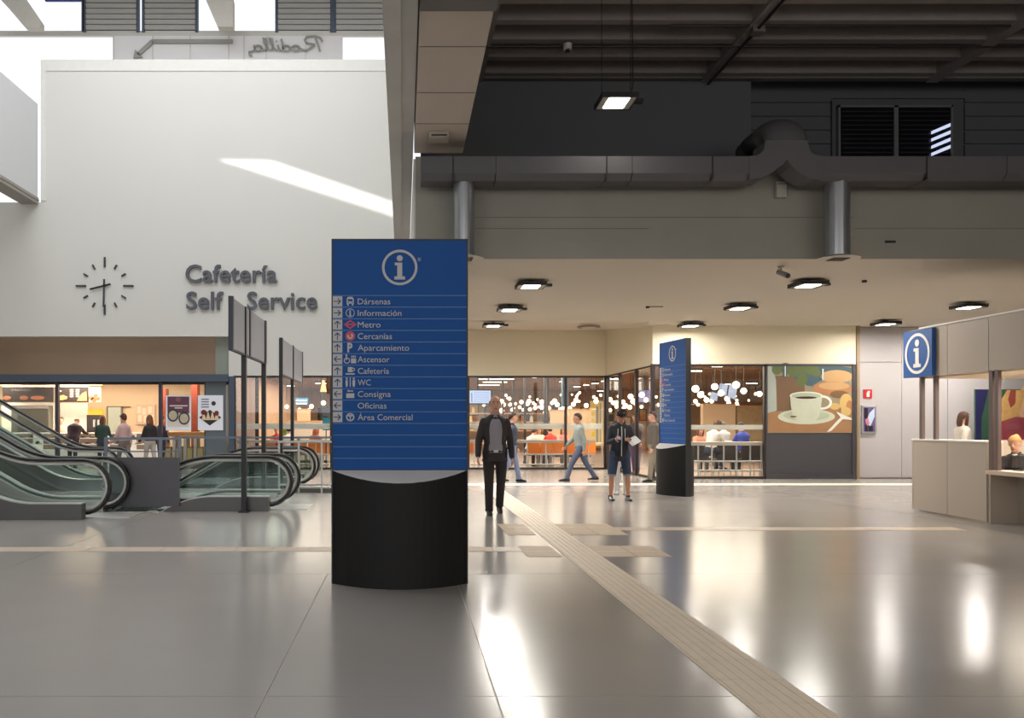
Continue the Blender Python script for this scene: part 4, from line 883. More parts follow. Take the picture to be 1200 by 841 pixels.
def block(name, label, cat, x0, x1, y0, y1, Y, m1, d=.3, zb=None, trim=None):
    t = thing(name, label, cat, (X((x0+x1)/2,Y), Y, 0)); z0 = H(y1,Y) if zb is None else zb
    obj('body', MB().box(X(x0,Y), X(x1,Y), Y, Y+d, z0, H(y0,Y)), m1, t); obj('top_edge', MB().box(X(x0,Y)-.02, X(x1,Y)+.02, Y-.02, Y+d+.02, H(y0,Y), H(y0,Y)+.04), trim or wd_m, t)
    obj('base_plinth', MB().box(X(x0,Y)+.02, X(x1,Y)-.02, Y-.01, Y, z0, z0+.08), black, t); return t
cb_ = mat('cream_box', (226,196,160), .6, var=.04)
block('partition', 'cream partition in the cafe left of the dark glass mullion', 'partition', 646, 661, 481, 520, 36, cb_, zb=0)
block('partition', 'wide cream partition behind the walking man in grey shirt', 'partition', 665, 694, 480, 520, 36, cb_, zb=0)
block('partition', 'cream partition behind the seated people in the wide cafe window', 'partition', 824, 862, 474, 520, 33, cb_, zb=0)
block('bookcase', 'olive shelving with small bright items right of the cream partition', 'shelf', 864, 893, 476, 520, 33, mat('olive_shelf', (176,150,112), .6, var=.3, scale=6), zb=0)
block('sideboard', 'cream sideboard in the cafe seen between the sign posts and big totem', 'sideboard', 348, 363, 480, 520, 34, cb_, zb=0)
block('bar_counter', 'pale cafe bar counter running behind the tables left of the big totem', 'counter', 336, 386, 494, 512, 31, mat('bar_pale', (196,182,168), .5), zb=0)
yel = thing('hanging_banner', 'tall yellow and white patterned banner behind the man in shorts', 'banner', (X(700,34), 34, H(524,34)))
yb = MB().mat(0).box(X(692,34), X(710,34), 34, 34.03, H(522,34), H(469,34)); yb.mat(1)
for k in range(6): yb.box(X(693,34), X(697,34), 33.98, 34, H(474+8*k+5,34), H(474+8*k,34))
yb.mat(2).box(X(698.5,34), X(701,34), 33.98, 34, H(518,34), H(476,34)).box(X(703,34), X(704,34), 33.98, 34, H(518,34), H(472,34)); obj('cloth', yb, [mat('banner_cream', (222,206,160), .6), mat('banner_yellow', (226,196,60), .6), mat('banner_grey', (150,150,148), .6)], yel)
obj('top_rod', MB().tube([(X(691,34),34,H(469,34)),(X(711,34),34,H(469,34))], .02).tube([(X(693,34),34,H(469,34)),(X(693,34),34,3.3)], .01, 4).tube([(X(709,34),34,H(469,34)),(X(709,34),34,3.3)], .01, 4), black, yel)
bp_ = mat('blue_pattern', (104,120,150), .5, var=.35, scale=9)
for (a, b, c_, d_, lb) in ((832,842,459,470,'blue patterned hanging panel, lowest of three in the wide cafe window'),(842,853,449,464,'blue patterned hanging panel, middle one in the wide cafe window'),(853,864,450,468,'blue patterned hanging panel beside the brightest globe lamp')):
    t = thing('hanging_art', lb, 'panel', (X(a,29),29,H(d_,29))); obj('board', MB().prx([(X(a,29),H(d_-3,29)),(X(b-2,29),H(d_,29)),(X(b,29),H(c_+2,29)),(X(a+2,29),H(c_,29))], 29, 29.04), bp_, t); obj('wire', MB().tube([(X(a+4,29),29.02,H(c_+1,29)),(X(a+4,29),29.02,3.3)], .01, 4), black, t)
sw = thing('blue_screen_sign', 'blue and white striped lit sign inside the cafe left of the big totem', 'sign', (X(353,32),32,H(475,32)))
obj('board', MB().box(X(346,32), X(361,32), 32, 32.05, H(474,32), H(466,32)), mat('sign_teal', (60,120,160), .4, emit=.15), sw); obj('stripe', MB().box(X(347,32), X(359.5,32), 31.98, 32, H(470,32), H(468.4,32)).box(X(347,32), X(359.5,32), 31.98, 32, H(473.6,32), H(472,32)), mat('lit_white', (236,240,250), .4, emit=.5), sw)
obj('wire', MB().tube([(X(354,32),32.02,H(466,32)),(X(354,32),32.02,3.3)], .01, 4), black, sw)
tk = thing('poster_stand', 'narrow stand with a grey screen above a teal panel close to the big totem', 'stand', (X(382,BY+.6), BY+.6, 0))
obj('pole', MB().box(X(381.5,27), X(382.5,27), 27.02, 27.06, 0, H(477,27)), black, tk); obj('screen', MB().box(X(378,27), X(386.5,27), 26.98, 27.02, H(488,27), H(476.5,27)), mat('grey_screen', (96,98,104), .4), tk)
obj('teal_panel', MB().box(X(378,27), X(386.5,27), 26.98, 27.02, H(504,27), H(489,27)), mat('teal_print', (40,140,160), .4), tk); obj('white_stripe', MB().box(X(378,27), X(386.5,27), 26.97, 26.98, H(497.3,27), H(496.3,27)), wht, tk)
for (px, Y, lb) in ((371, 33, 'leafy green potted plant in the cafe right of the striped sign'), (337, 33, 'leafy green potted plant in the cafe left of the striped sign')):
    t = thing('potted_plant', lb, 'plant', (X(px,Y),Y,0)); obj('pot', MB().cyl((X(px,Y),Y,0), .2, .9, 14, r2=.26), cb_, t); lf = MB(); rnd.seed(px)
    for k in range(46):
        a, e = rnd.random()*2*PI, rnd.uniform(.1, 1.3); L_ = rnd.uniform(.35, .8); d_ = Vector((math.cos(a)*math.cos(e), math.sin(a)*math.cos(e), math.sin(e))); s_ = d_.orthogonal().normalized()*.05; o_ = Vector((X(px,Y),Y,.95))
        lf.add([o_, o_+d_*L_*.5+s_, o_+d_*L_, o_+d_*L_*.5-s_], [(0,1,2,3)])
    obj('foliage', lf, mat('plant_green', (130,150,40), .5), t)
cn = thing('wood_cone_lamp', 'tapered wooden pendant over the bar close to the big totem', 'lamp', (X(379,31),31,H(459,31))); obj('shade', MB().cyl((X(379,31),31,H(459,31)), .12, .42, 14, r2=.04), wd_m, cn); obj('cable', MB().tube([(X(379,31),31,H(459,31)+.42),(X(379,31),31,3.3)], .01, 4), black, cn)
# back-wall shelving with bottles etc. gives the busy backdrop
bk = thing('back_shelving', 'long back bar shelving deep inside the cafe under the lamps', 'shelf', (0, 45, 0))
for z in (1.0, 1.45, 1.9): obj('shelf', MB().box(-4, 11, 44.6, 45, z, z+.05), mat('pale_shelf', (200,176,150), .5), bk)
for x in (-4, -1, 2, 5, 8, 11): obj('upright', MB().box(x-.04, x+.04, 44.6, 45, 0, 2.3), mat('upright_dark', (70,50,42), .5), bk)
rnd.seed(5); cols = [(190,60,50),(230,200,140),(90,120,130),(60,50,48),(220,220,214),(170,110,60)]; jm = {}
for k in range(84):
    ci = rnd.randrange(6); z = (1.05, 1.5, 1.95)[k % 3]; x = -3.7 + .52*(k//3) + rnd.uniform(-.08,.08)
    if ci not in jm:
        o = obj('jar', MB().cyl((0,0,0), .09, .24, 10).cyl((0,0,.24), .05, .06, 8), mat('jar_%d' % ci, cols[ci], .4)); o.location = (x,44.8,z); jm[ci] = o
    else: o = jm[ci].copy(); C.objects.link(o); o.location = (x,44.8,z)
    nm = ['red','straw coloured','blue grey','dark brown','white','amber'][ci]
    tagp(o, nm + ' jar on the shelving deep inside the cafe', 'jar', nm + ' jars on the back shelving')
rnd.seed(12)
pcols = [('red',(176,64,50)),('cream',(232,214,184)),('teal',(60,110,116)),('dark brown',(60,42,36)),('amber',(214,150,70)),('grey',(150,146,140)),('rose',(196,130,112))]
PX = [x_*.95-4.6 for x_ in range(21)]
for k, x_ in enumerate(PX):
    nm, c_ = pcols[rnd.randrange(7)]; w_, z_, h_ = rnd.uniform(.3,.6), rnd.uniform(1.1,2.0), rnd.uniform(.5,.95)
    t = thing('wall_picture', '%s framed picture on the far cafe wall' % nm, 'picture', (x_, 47.95, z_), 0, '%s pictures on the far cafe wall' % nm)
    obj('print', MB().box(x_-w_/2, x_+w_/2, 47.95, 47.97, z_, z_+h_), mat('picture_'+nm.replace(' ','_'), c_, .5, var=.25, scale=5), t)
    obj('frame', MB().box(x_-w_/2-.04, x_+w_/2+.04, 47.97, 48.0, z_-.04, z_+h_+.04), frame_m, t)
# counters along the glass
def ledge(label, x0, x1, Y, bars, posts, wide):
    t = thing('window_ledge', label, 'ledge', ((x0+x1)/2, Y, 0))
    obj('ledge_top', MB().box(x0, x1, Y, Y+.4, wide-.045, wide+.045), mat('ledge_grey', (170,160,150), .5), t)
    for z in bars: obj('bar', MB().tube([(x0,Y+.06,z),(x1,Y+.06,z)], .022), steel, t)
    for x in posts: obj('post', MB().box(x-.014, x+.014, Y+.03, Y+.08, 0, wide-.04), steel, t)
ledge('grey window ledge with steel foot bars below the wide cafe window', X(809,22.2), X(896,22.2), 22.2, (.44,.20), [X(x,22.2) for x in (819,835,849,864,880,893)], .90)
ledge('long grey window ledge with steel bars right of the big totem', X(552,BY+.3), 6.0, BY+.3, (.45,.14), [X(x,BY+.3) for x in (556,575,600,618,640,662,690,706)], .86)
ledge('grey window ledge with steel bars behind the escalators', X(278,BY+.3), X(386,BY+.3), BY+.3, (.45,.14), [X(x,BY+.3) for x in (290,310,330,350,370,384)], .86)
def chair(label, x, Y, col, group=None, w_=.43, rz=0):
    t = thing('cafe_chair', label, 'chair', (x, Y, 0), rz, group); L = dict(local=True)
    obj('seat', MB().box(-w_/2, w_/2, -.02, .40, .43, .47), col, t, bevel=.01, **L); obj('backrest', MB().box(-w_/2, w_/2, -.05, -.02, .47, .84), col, t, bevel=.01, **L)
    for sx in (-1, 1):
        for y in (0, .36): obj('leg', MB().tube([(sx*(w_/2-.04), y, 0), (sx*(w_/2-.06), y+.01, .43)], .014, 6), steel, t, **L)
    return t
ch0 = chair('orange chair at the window ledge beside the walking man in a black jacket', X(555,27.6), 27.6, orange)
for px, lb, w_ in ((625,'orange chair facing the tables under the man in the white shirt',1),(641,'orange chair in front of the seated person in red',1),(655,'orange chair just left of the dark glass mullion',1),(671,'orange chair hidden partly by the walking man in grey shirt',1),(690,'orange chair right of the walking man in grey shirt',1),(352,'orange chair behind the short guard rail near the white shirted diner',1),(369,'orange chair behind the handrails, close to the teal stand',1),(384,'orange chair touching the edge of the big totem, left side',1),(315,'orange chair seen between the sign posts',1)):
    dup(ch0, (X(px,27.6), 27.6, 0), 0, lb)
def table(label, x, Y, w_=1.1):
    t = thing('cafe_table', label, 'table', (x, Y, 0)); obj('tabletop', MB().box(x-w_/2, x+w_/2, Y-.35, Y+.35, .72, .76), mat('table_top', (206,170,132), .4), t, bevel=.01); obj('stem', MB().cyl((x,Y,.02), .035, .70, 12), steel, t); obj('foot', MB().cyl((x,Y,0), .24, .02, 20), steel, t)
table('cafe table in front of the seated person in red', X(640,28.95), 28.95); table('cafe table right behind the walking man in grey shirt', X(690,28.95), 28.95)
table('cafe table beside the hanging screen', X(575,28.95), 28.95); table('cafe table in the wide cafe window behind the seated diners', X(845,26.4), 26.4, .8)
table('cafe table left of the big totem near the white shirted diner', X(350,28.95), 28.95)
dkc = mat('dark_chair', (52,44,48), .5)
c1 = chair('tall dark chair under the blue hoodie in the wide cafe window', X(880,23.0), 23.0, dkc, w_=.55)
dup(c1, (X(852,23.0),23.0,0), 0, 'tall dark chair in the middle of the wide cafe window'); dup(c1, (X(816,23.0),23.0,0), 0, 'tall dark chair beside the white-clad diner in the wide cafe window')

# ================================================================== PALE WALL FITTINGS
es = thing('extinguisher_sign', 'small red and white fire extinguisher sign on the pale wall', 'sign', (X(1018.5,22.1), 22.1, H(467,22.1)))
obj('plate', MB().box(X(1013.5,22.1), X(1023.5,22.1), 22.16, 22.18, H(466.5,22.1), H(456,22.1)), mat('safety_red', (196,44,52), .5), es)
ep = MB().box(X(1017,22.1), X(1020.3,22.1), 22.15, 22.16, H(465,22.1), H(459.5,22.1)).box(X(1018,22.1), X(1021,22.1), 22.15, 22.16, H(459.5,22.1), H(457.8,22.1)); obj('pictogram', ep, wht, es)
pf = thing('framed_poster', 'small framed colourful poster on the pale wall below the red sign', 'poster', (X(1019,22.1), 22.1, H(508,22.1)))
obj('frame', MB().box(X(1010.5,22.1), X(1028,22.1), 22.12, 22.18, H(508,22.1), H(475,22.1)), steel, pf, bevel=.01)
fp = MB().mat(0).box(X(1012.5,22.1), X(1026,22.1), 22.11, 22.12, H(505.5,22.1), H(477,22.1)); fp.mat(1)
for (a, b, c_, d_) in ((1013,478,1017,490),(1018,499,1023,505),(1014,497,1017,505)): fp.box(X(a,22.1), X(c_,22.1), 22.10, 22.11, H(d_,22.1), H(b,22.1))
fp.mat(2).prx([(X(a,22.1),H(b,22.1)) for a, b in ((1015,495),(1019,484),(1025,478),(1025,488),(1020,499))], 22.10, 22.11); fp.mat(3).prx([(X(a,22.1),H(b,22.1)) for a, b in ((1014,492),(1017,489),(1019,496),(1016,499))], 22.095, 22.10); obj('print', fp, [mat('print_violet', (104,88,132), .4, var=.3, scale=8), mat('print_dark', (44,34,48), .4), mat('print_ice', (190,206,226), .4), mat('print_pink', (206,130,150), .4)], pf)
# ================================================================== INFORMATION BOOTH (along X 8.41)
BX = 8.41
bt = thing('information_booth', 'taupe panelled information booth with service windows', 'booth', (BX, 12, 0))
ys = [14.1, 13.2, 12.27, 11.35, 10.4, 9.4]
for a, b in zip(ys, ys[1:]): obj('fascia_panel', MB().box(BX, BX+.08, b+.006, a-.006, 2.19, 2.97), booth_m, bt)
obj('fascia_core', MB().box(BX+.02, BX+.3, 9.4, 14.08, 2.2, 2.95).box(BX+.02, 13.2, 13.9, 14.08, 2.2, 2.95), conc_dark, bt)
obj('fascia_end', MB().box(BX, 13.2, 14.08, 14.16, 2.19, 2.97), booth_m, bt)
obj('lit_edge_strip', MB().box(BX-.02, BX+.06, 9.4, 13.9, 2.97, 2.995), mat('lit_edge_pale', (236,230,222), .4), bt)  # pale strip paints the lit top edge of the fascia
obj('booth_ceiling', MB().box(BX+.08, 13.2, 9.4, 14.0, 2.17, 2.2), mat('booth_ceiling_cream', (230,210,182), .6), bt)
for a, b in ((14.08, 13.2), (13.2, 12.31)): obj('counter_panel', MB().box(BX, BX+.06, b+.005, a-.005, .03, 1.16), booth_m, bt)
obj('counter_core', MB().box(BX+.04, BX+.2, 12.31, 14.06, .03, 1.15), conc_dark, bt)
obj('counter_top', MB().box(BX-.01, BX+.22, 12.30, 14.12, 1.16, 1.185), mat('white_counter_top', (232,228,220), .35), bt)
obj('counter_return', MB().box(BX+.02, BX+.55, 12.26, 12.31, .0, .74), booth_m, bt)
obj('end_counter', MB().box(BX, 13.0, 14.08, 14.12, .03, 1.16), booth_m, bt)
brown = mat('taupe_brown_post', (104,90,86), .45, .3)
for (y, xo) in ((13.88, 0), (13.55, .02), (12.23, 0), (12.11, .0), (9.6, 0)): obj('post', MB().box(BX+xo, BX+.05+xo, y-.035, y+.035, .74 if y < 13 else 1.18, 2.2), brown, bt)
obj('window_glass', MB().box(BX+.03, BX+.04, 9.6, 12.0, .80, 2.19), tint_glass, bt)
obj('desk_top', MB().box(BX-.06, BX+.9, 9.4, 12.25, .71, .77), mat('desk_beige', (206,186,166), .4), bt)
obj('desk_front', MB().box(BX+.42, BX+.46, 9.4, 12.26, 0, .71), booth_m, bt)
obj('desk_panel', MB().box(BX+.40, BX+.42, 9.4, 11.65, .02, .42), mat('pale_grey_panel', (198,192,190)), bt)
area('booth_light', (BX+1.6, 12.6, 2.12), (2.4, 2.0), 130, (1,.86,.72)); area('booth_light', (BX+1.2, 10.6, 2.12), (1.6, 1.6), 90, (1,.86,.72))
bs = thing('blue_information_sign', 'square blue sign with a white circled letter i on the booth corner', 'sign', (BX, 13.85, 2.15))
obj('plate', MB().box(BX-.07, BX-.01, 13.47, 14.24, 2.19, 2.95), mat('sign_blue', (36,84,146), .4), bs)
sm2 = MB(); i_logo(sm2, 0, 0, .33, 0, .006)
sm2.v = [(BX-.07-.006+v[1], 13.855-v[0], 2.57+v[2]) for v in sm2.v]
obj('information_symbol', sm2, mat('sign_white', (226,222,214), .5), bs)
obj('bracket', MB().box(BX-.01, BX+.02, 13.6, 14.1, 2.4, 2.8), black, bs)
# big poster of a face, seen through the booth
fy = 21.6
wp2 = thing('portrait_poster', 'large colourful poster of a face with long fair hair seen through the booth', 'poster', (X(1170,fy), fy, H(530,fy)))
obj('backing', MB().box(X(1143,fy), X(1262,fy), fy, fy+.05, H(520,fy), H(456,fy)), mat('poster_green', (54,84,66), .4, var=.3, scale=2), wp2)
fpm = MB()
def lp2(k, pts, l): fpm.mat(k).prx([(X(a,fy),H(b,fy)) for a, b in pts], fy-.003*l-.002, fy-.003*l)
lp2(0, [(1143,456),(1158,456),(1150,490),(1150,520),(1143,520)], 1)
lp2(1, [(1180,457),(1172,470),(1174,482),(1168,500),(1215,500),(1240,480),(1240,457)], 2)
lp2(2, [(1184,457),(1195,457),(1192,470),(1184,478),(1181,468)], 3)
fpm.mat(3); disc(fpm, X(1208,fy), H(472,fy), .36, .50, fy-.0125, fy-.0105)
lp2(4, [(1172,494),(1190,488),(1225,492),(1240,500),(1240,520),(1172,520)], 4)
lp2(5, [(1203,468),(1208,467),(1208,469),(1203,470)], 7); lp2(5, [(1202,484),(1211,484),(1206,487)], 7)
lp2(1, [(1190,457),(1203,457),(1198,470),(1193,487),(1189,480)], 6)
obj('print', fpm, [mat('poster_navy', (40,40,80), .4), mat('fair_hair', (206,160,96), .5, var=.3, scale=9), mat('red_print', (150,52,44), .5), mat('face_print', (226,176,146), .5), mat('magenta_print', (150,56,72), .5), mat('brow_print', (90,40,34), .5)], wp2)

# ================================================================== PEOPLE
def skin_m(i): return mat(('skin_light','skin_tan','skin_brown')[i], ((206,156,130),(186,132,104),(140,96,74))[i], .55, var=.03)
def person(label, loc, rz, s=1.0, top=(40,40,44), legs=(30,30,34), shoe=(24,22,22), hair=(50,34,26), skin=0, hairstyle='short', leg=((8,4),(-14,10)), arm=((8,12,6),(-8,14,6)),
           lean=0, head=(0,0), sit=False, shorts=False, open_jacket=None, vox=.012, sleeve='long', hold=None, extras=None, hip=None, fat=1.0, topname='jacket', cat='person'):
    """local frame: facing +Y, +X is the person's right... joints by forward kinematics; arm = (pitch, elbow, outward)"""
    t = thing('person', label, cat, loc, rz); L = dict(local=True); k = s; V = Vector
    J = {}
    hp = .93*k; 
    def leg_pts(px, a, b, spread=0):
        h = V((px, 0, 0)); d1 = V((math.copysign(math.sin(R(spread)), px), math.sin(R(a)), -math.cos(R(a)))).normalized(); d2 = V((math.copysign(math.sin(R(spread))*.3, px), math.sin(R(a-b)), -math.cos(R(a-b)))).normalized()
        kn = h + d1*.43*k; an = kn + d2*.42*k; return h, kn, an
    LG = [leg_pts(-.095*k, *leg[0]), leg_pts(.095*k, *leg[1])]
    low = min(p[2].z for p in LG) - .075*k
    z0 = -low if hip is None else hip
    LG = [[p + V((0,0,z0)) for p in q_] for q_ in LG]
    u = V((0, math.sin(R(lean)), math.cos(R(lean)))); fw_ = V((0, math.cos(R(lean)), -math.sin(R(lean))))
    pel = V((0,0,z0))
    def T(x, f, h): return pel + V((x*k,0,0)) + fw_*f*k + u*h*k
    # torso rings (height above hips, half width, half depth, forward offset)
    TR = [(-.06,.155,.11,0),(.02,.165,.118,0),(.12,.150,.112,.005),(.22,.150,.112,.01),(.34,.170,.122,.01),(.43,.180,.118,.0),(.49,.160,.098,-.005),(.53,.115,.078,-.01),(.56,.07,.06,-.01)]
    TR = [(a, b*fat, c_*fat, d) for a, b, c_, d in TR]
    SH = [T(s_*.163, -.005, .452) for s_ in (-1, 1)]
    AR = []
    for i, s_ in enumerate((-1, 1)):
        a = arm[i]; pa, el_, ou = a[0], a[1], a[2]; inn = a[3] if len(a) > 3 else 0
        pa += -lean*0
        d1 = V((s_*math.sin(R(ou)), math.sin(R(pa))*math.cos(R(ou)), -math.cos(R(pa))*math.cos(R(ou))))
        b = pa+el_; d2 = V((s_*math.sin(R(ou*.3))-s_*math.sin(R(inn)), math.sin(R(b))*math.cos(R(inn)), -math.cos(R(b))*math.cos(R(inn)))).normalized()
        e = SH[i] + d1*.285*k; w_ = e + d2*.25*k; AR.append((SH[i], e, w_, d2))
    hy, hpz = head; hcn = T(0, .0, .56); hq = Matrix.Rotation(R(hy), 3, 'Z') @ Matrix.Rotation(R(-hpz-lean*.6), 3, 'X')
    hc = hcn + hq @ V((0, .03, .155))*k
    def HP(x, y, z): return hc + hq @ V((x, y, z))*k*1.07
    sk = skin_m(skin)
    b = MB()
    b.loft([T(0,d,h) for h, _, _, d in TR], [(w_*.93*k, dd*.93*k) for _, w_, dd, _ in TR], n=18, round_caps=True)
    b.loft([T(0,-.01,.50), T(0,-.005,.58), HP(0,-.015,-.05)], [.070*k,.062*k,.060*k], n=12)
    b.ell(HP(0,-.008,.02), (.076*k*1.07,.096*k*1.07,.10*k*1.07), 18, 12, hq); b.ell(HP(0,.018,-.045), (.056*k*1.07,.068*k*1.07,.072*k*1.07), 14, 10, hq); b.ell(HP(0,.066,-.095), (.026*k,.02*k,.02*k), 8, 6, hq)
    b.loft([HP(0,.083,.02), HP(0,.103,-.022), HP(0,.092,-.03)], [.009*k,.016*k,.012*k], n=8, round_caps=True)
    for s_ in (-1, 1): b.ell(HP(s_*.078,-.008,-.005), (.011*k,.020*k,.032*k), 8, 6, hq)
    for h, kn, an in LG:
        fo = V((0,1,0))
        b.loft([h, h.lerp(kn,.5), kn, kn.lerp(an,.35), an], [.082*k,.068*k,.05*k,.052*k,.034*k], n=12, round_caps=True)
        b.loft([an+V((0,0,-.0))*k, an+V((0,.01,-.03))*k], [.03*k,.026*k], n=8)
    for i, (sh_, e, w_, d2) in enumerate(AR):
        b.loft([sh_, sh_.lerp(e,.5), e, e.lerp(w_,.4), w_], [.05*k,.044*k,.037*k,.036*k,.025*k], n=10, round_caps=True)
        # hand: palm, four unequal bent fingers, thumb from the side of the palm
        s_ = (-1, 1)[i]; fwd = V((0,1,0)); side = d2.cross(V((s_,0,0)))
        if side.length < .1: side = V((0,1,0))
        side.normalize(); nrm = d2.cross(side).normalized()
        if nrm.x*s_ > 0: nrm = -nrm            # palm faces the body
        pc_ = w_ + d2*.05*k
        b.loft([w_, w_+d2*.045*k, w_+d2*.09*k], [(.024*k,.018*k),(.038*k,.016*k),(.037*k,.014*k)], side=side, n=10, round_caps=True)
        cr = .5 if not hold or hold[i] is None else .95
        for q_, (o_, ln) in enumerate(((-.030,.062),(-.010,.074),(.010,.070),(.029,.054))):
            p0 = w_ + d2*.088*k + side*(-o_)*k; p1 = p0 + (d2*math.cos(cr*.7)+nrm*math.sin(cr*.7))*ln*.55*k; p2 = p1 + (d2*math.cos(cr*1.9)+nrm*math.sin(cr*1.9))*ln*.5*k
            b.loft([p0,p1,p2], [.0092*k,.0085*k,.0072*k], n=7, round_caps=True)
        q0 = w_ + d2*.03*k + side*.026*k; q1 = q0 + (d2*.7+side*.6+nrm*.35).normalized()*.042*k; q2 = q1 + (d2*.9+side*.1+nrm*.5).normalized()*.032*k
        b.loft([q0,q1,q2], [.013*k,.010*k,.008*k], n=7, round_caps=True)
    obj('body', b, sk, t, remesh=vox*.75, **L)
    # legs: trousers or shorts
    tm = mat('cloth_%d_%d_%d' % legs, legs, .8, var=.08, scale=20)
    g = MB(); g.loft([T(0,d,h) for h, _, _, d in TR[:3]], [(w_*1.04*k, dd*1.08*k) for _, w_, dd, _ in TR[:3]], n=18, round_caps=True)
    for h, kn, an in LG:
        if shorts: e_ = kn.lerp(an, .04); g.loft([h+V((0,0,.02)), h.lerp(kn,.5), e_], [.102*k,.092*k,.082*k], n=14)
        else: g.loft([h+V((0,0,.02)), h.lerp(kn,.5), kn, kn.lerp(an,.5), an+V((0,0,-.02))*k], [.096*k,.086*k,.071*k,.063*k,.059*k], n=14)
    obj('shorts' if shorts else 'trousers', g, tm, t, remesh=vox, **L)
    if shorts:
        for h, kn, an in LG: obj('shorts_cuff', MB().loft([kn.lerp(an,-.03), kn.lerp(an,.05)], [.086*k,.086*k], n=14), mat('cuff_pale', (130,136,146), .8), t, **L)
    shm = mat('shoe_%d_%d_%d' % shoe, shoe, .4, var=.03)
    for i, (h, kn, an) in enumerate(LG):
        a = R(leg[i][0]-leg[i][1]); tilt = max(-.6, min(.6, -a*.9)) if (an.z > .11*k and not sit) else 0
        rm = Matrix.Rotation(-tilt if a < 0 else tilt*-1, 3, 'X')
        sm_ = MB(); sm_.loft([an + rm @ V((0,-.055,-.035))*k, an + rm @ V((0,.03,-.035))*k, an + rm @ V((0,.12,-.048))*k, an + rm @ V((0,.175,-.052))*k], [(.04*k,.038*k),(.045*k,.042*k),(.047*k,.028*k),(.036*k,.02*k)], side=(1,0,0), n=12, round_caps=True)
        sm_.loft([an+V((0,-.01,.03))*k, an+V((0,-.01,-.04))*k], [.048*k,.046*k], n=10)
        so_ = obj('shoe', sm_, shm, t, remesh=vox*.8, **L)
        obj('sole', MB().loft([an + rm @ V((0,-.075,-.068))*k, an + rm @ V((0,.05,-.070))*k, an + rm @ V((0,.19,-.070))*k], [(.036*k,.007*k),(.042*k,.007*k),(.034*k,.006*k)], side=(1,0,0), n=12), mat('sole_grey', (90,86,84) if shoe[0] < 60 else (200,200,200), .7), so_, **L)
    # top
    jm_ = mat('cloth_%d_%d_%d' % top, top, .8, var=.08, scale=20)
    j = MB(); lowk = 0 if topname in ('jacket','sweatshirt') else 1
    TJ = TR[lowk:]
    if topname == 'jacket': TJ = [(-.13,.182,.130,0)]+TR
    j.loft([T(0,d,h) for h, _, _, d in TJ], [(w_*1.10*k, dd*1.12*k) for _, w_, dd, _ in TJ], n=20, round_caps=False)
    for sh_, e, w_, d2 in AR:
        if sleeve == 'long': j.loft([sh_+V((0,0,.0)), sh_.lerp(e,.5), e, e.lerp(w_,.5), e.lerp(w_,.96)], [.066*k,.062*k,.055*k,.049*k,.043*k], n=12, round_caps=True)
        else: j.loft([sh_, sh_.lerp(e,.7)], [.068*k,.06*k], n=12, round_caps=True)
    obj(topname, j, jm_, t, remesh=vox, **L)
    # collar ring
    obj('collar', MB().loft([T(0,-.008,.535), T(0,-.012,.585)], [(.078*k,.072*k),(.066*k,.062*k)], n=14, cap=False), jm_ if not open_jacket else mat('cloth_%d_%d_%d' % open_jacket, open_jacket, .7), t, **L)
    if open_jacket:
        sm_ = mat('cloth_%d_%d_%d' % open_jacket, open_jacket, .7); pt_ = MB(); rows = []
        spec = [(.0,.60),(.12,.62),(.22,.64),(.34,.60),(.43,.50),(.49,.42),(.53,.38),(.555,.42)]
        def ring_at(hh):
            for a, b2 in zip(TR, TR[1:]):
                if a[0] <= hh <= b2[0]: f = (hh-a[0])/(b2[0]-a[0]); return [a[q_]*(1-f)+b2[q_]*f for q_ in range(4)]
            return TR[-1]
        N = 8
        for hh, ha in spec:
            _, w_, dd, off = ring_at(hh); 
            for q_ in range(N+1):
                an_ = -ha + 2*ha*q_/N
                pt_.v.append(tuple(T(math.sin(an_)*w_*1.13, off+math.cos(an_)*dd*1.17, hh)))
        for r_ in range(len(spec)-1):
            for q_ in range(N): a = r_*(N+1)+q_; pt_.f.append([a, a+N+1, a+N+2, a+1]); pt_.m.append(0)
        so2 = obj('shirt', pt_, sm_, t, **L); md = so2.modifiers.new('thick', 'SOLIDIFY'); md.thickness = .02; md.offset = -1
        for s_ in (-1, 1):
            lv = MB(); P_ = []
            for hh, ha in spec[1:]:
                _, w_, dd, off = ring_at(hh); P_.append(T(s_*math.sin(ha)*w_*1.14, off+math.cos(ha)*dd*1.18, hh))
            lv.loft(P_, [(.016*k,.008*k)]*len(P_), n=8); obj('lapel', lv, jm_, t, **L)
        obj('belt', MB().loft([T(0,0,.005), T(0,0,.035)], [(.186*k,.138*k),(.184*k,.136*k)], n=20), black, t, **L); obj('belt_buckle', MB().box(-.03*k, .03*k, .128*k, .146*k, z0+.005*k, z0+.038*k), steel, t, **L)
    # face
    dk = mat('eye_dark', (40,30,28), .3); ew = mat('eye_white', (214,204,198), .4); hm = mat('hair_%d_%d_%d' % hair, hair, .7, var=.15, scale=30)
    for s_ in (-1, 1):
        e_ = obj('eye', MB().ell(HP(s_*.031,.080,.012), (.012*k,.009*k,.0055*k), 8, 6, hq), ew, t, **L); obj('iris', MB().ell(HP(s_*.031,.088,.012), (.006*k,.004*k,.006*k), 8, 6, hq), dk, e_, **L)
        obj('eyebrow', MB().loft([HP(s_*.016,.088,.034), HP(s_*.034,.086,.039), HP(s_*.05,.074,.032)], [.004*k]*3, n=6), hm, t, **L)
    obj('mouth', MB().loft([HP(-.023,.081,-.062), HP(0,.088,-.060), HP(.023,.081,-.062)], [(.004*k,.006*k)]*3, n=8), mat('lips', (150,90,82), .5), t, **L)
    hr = MB()
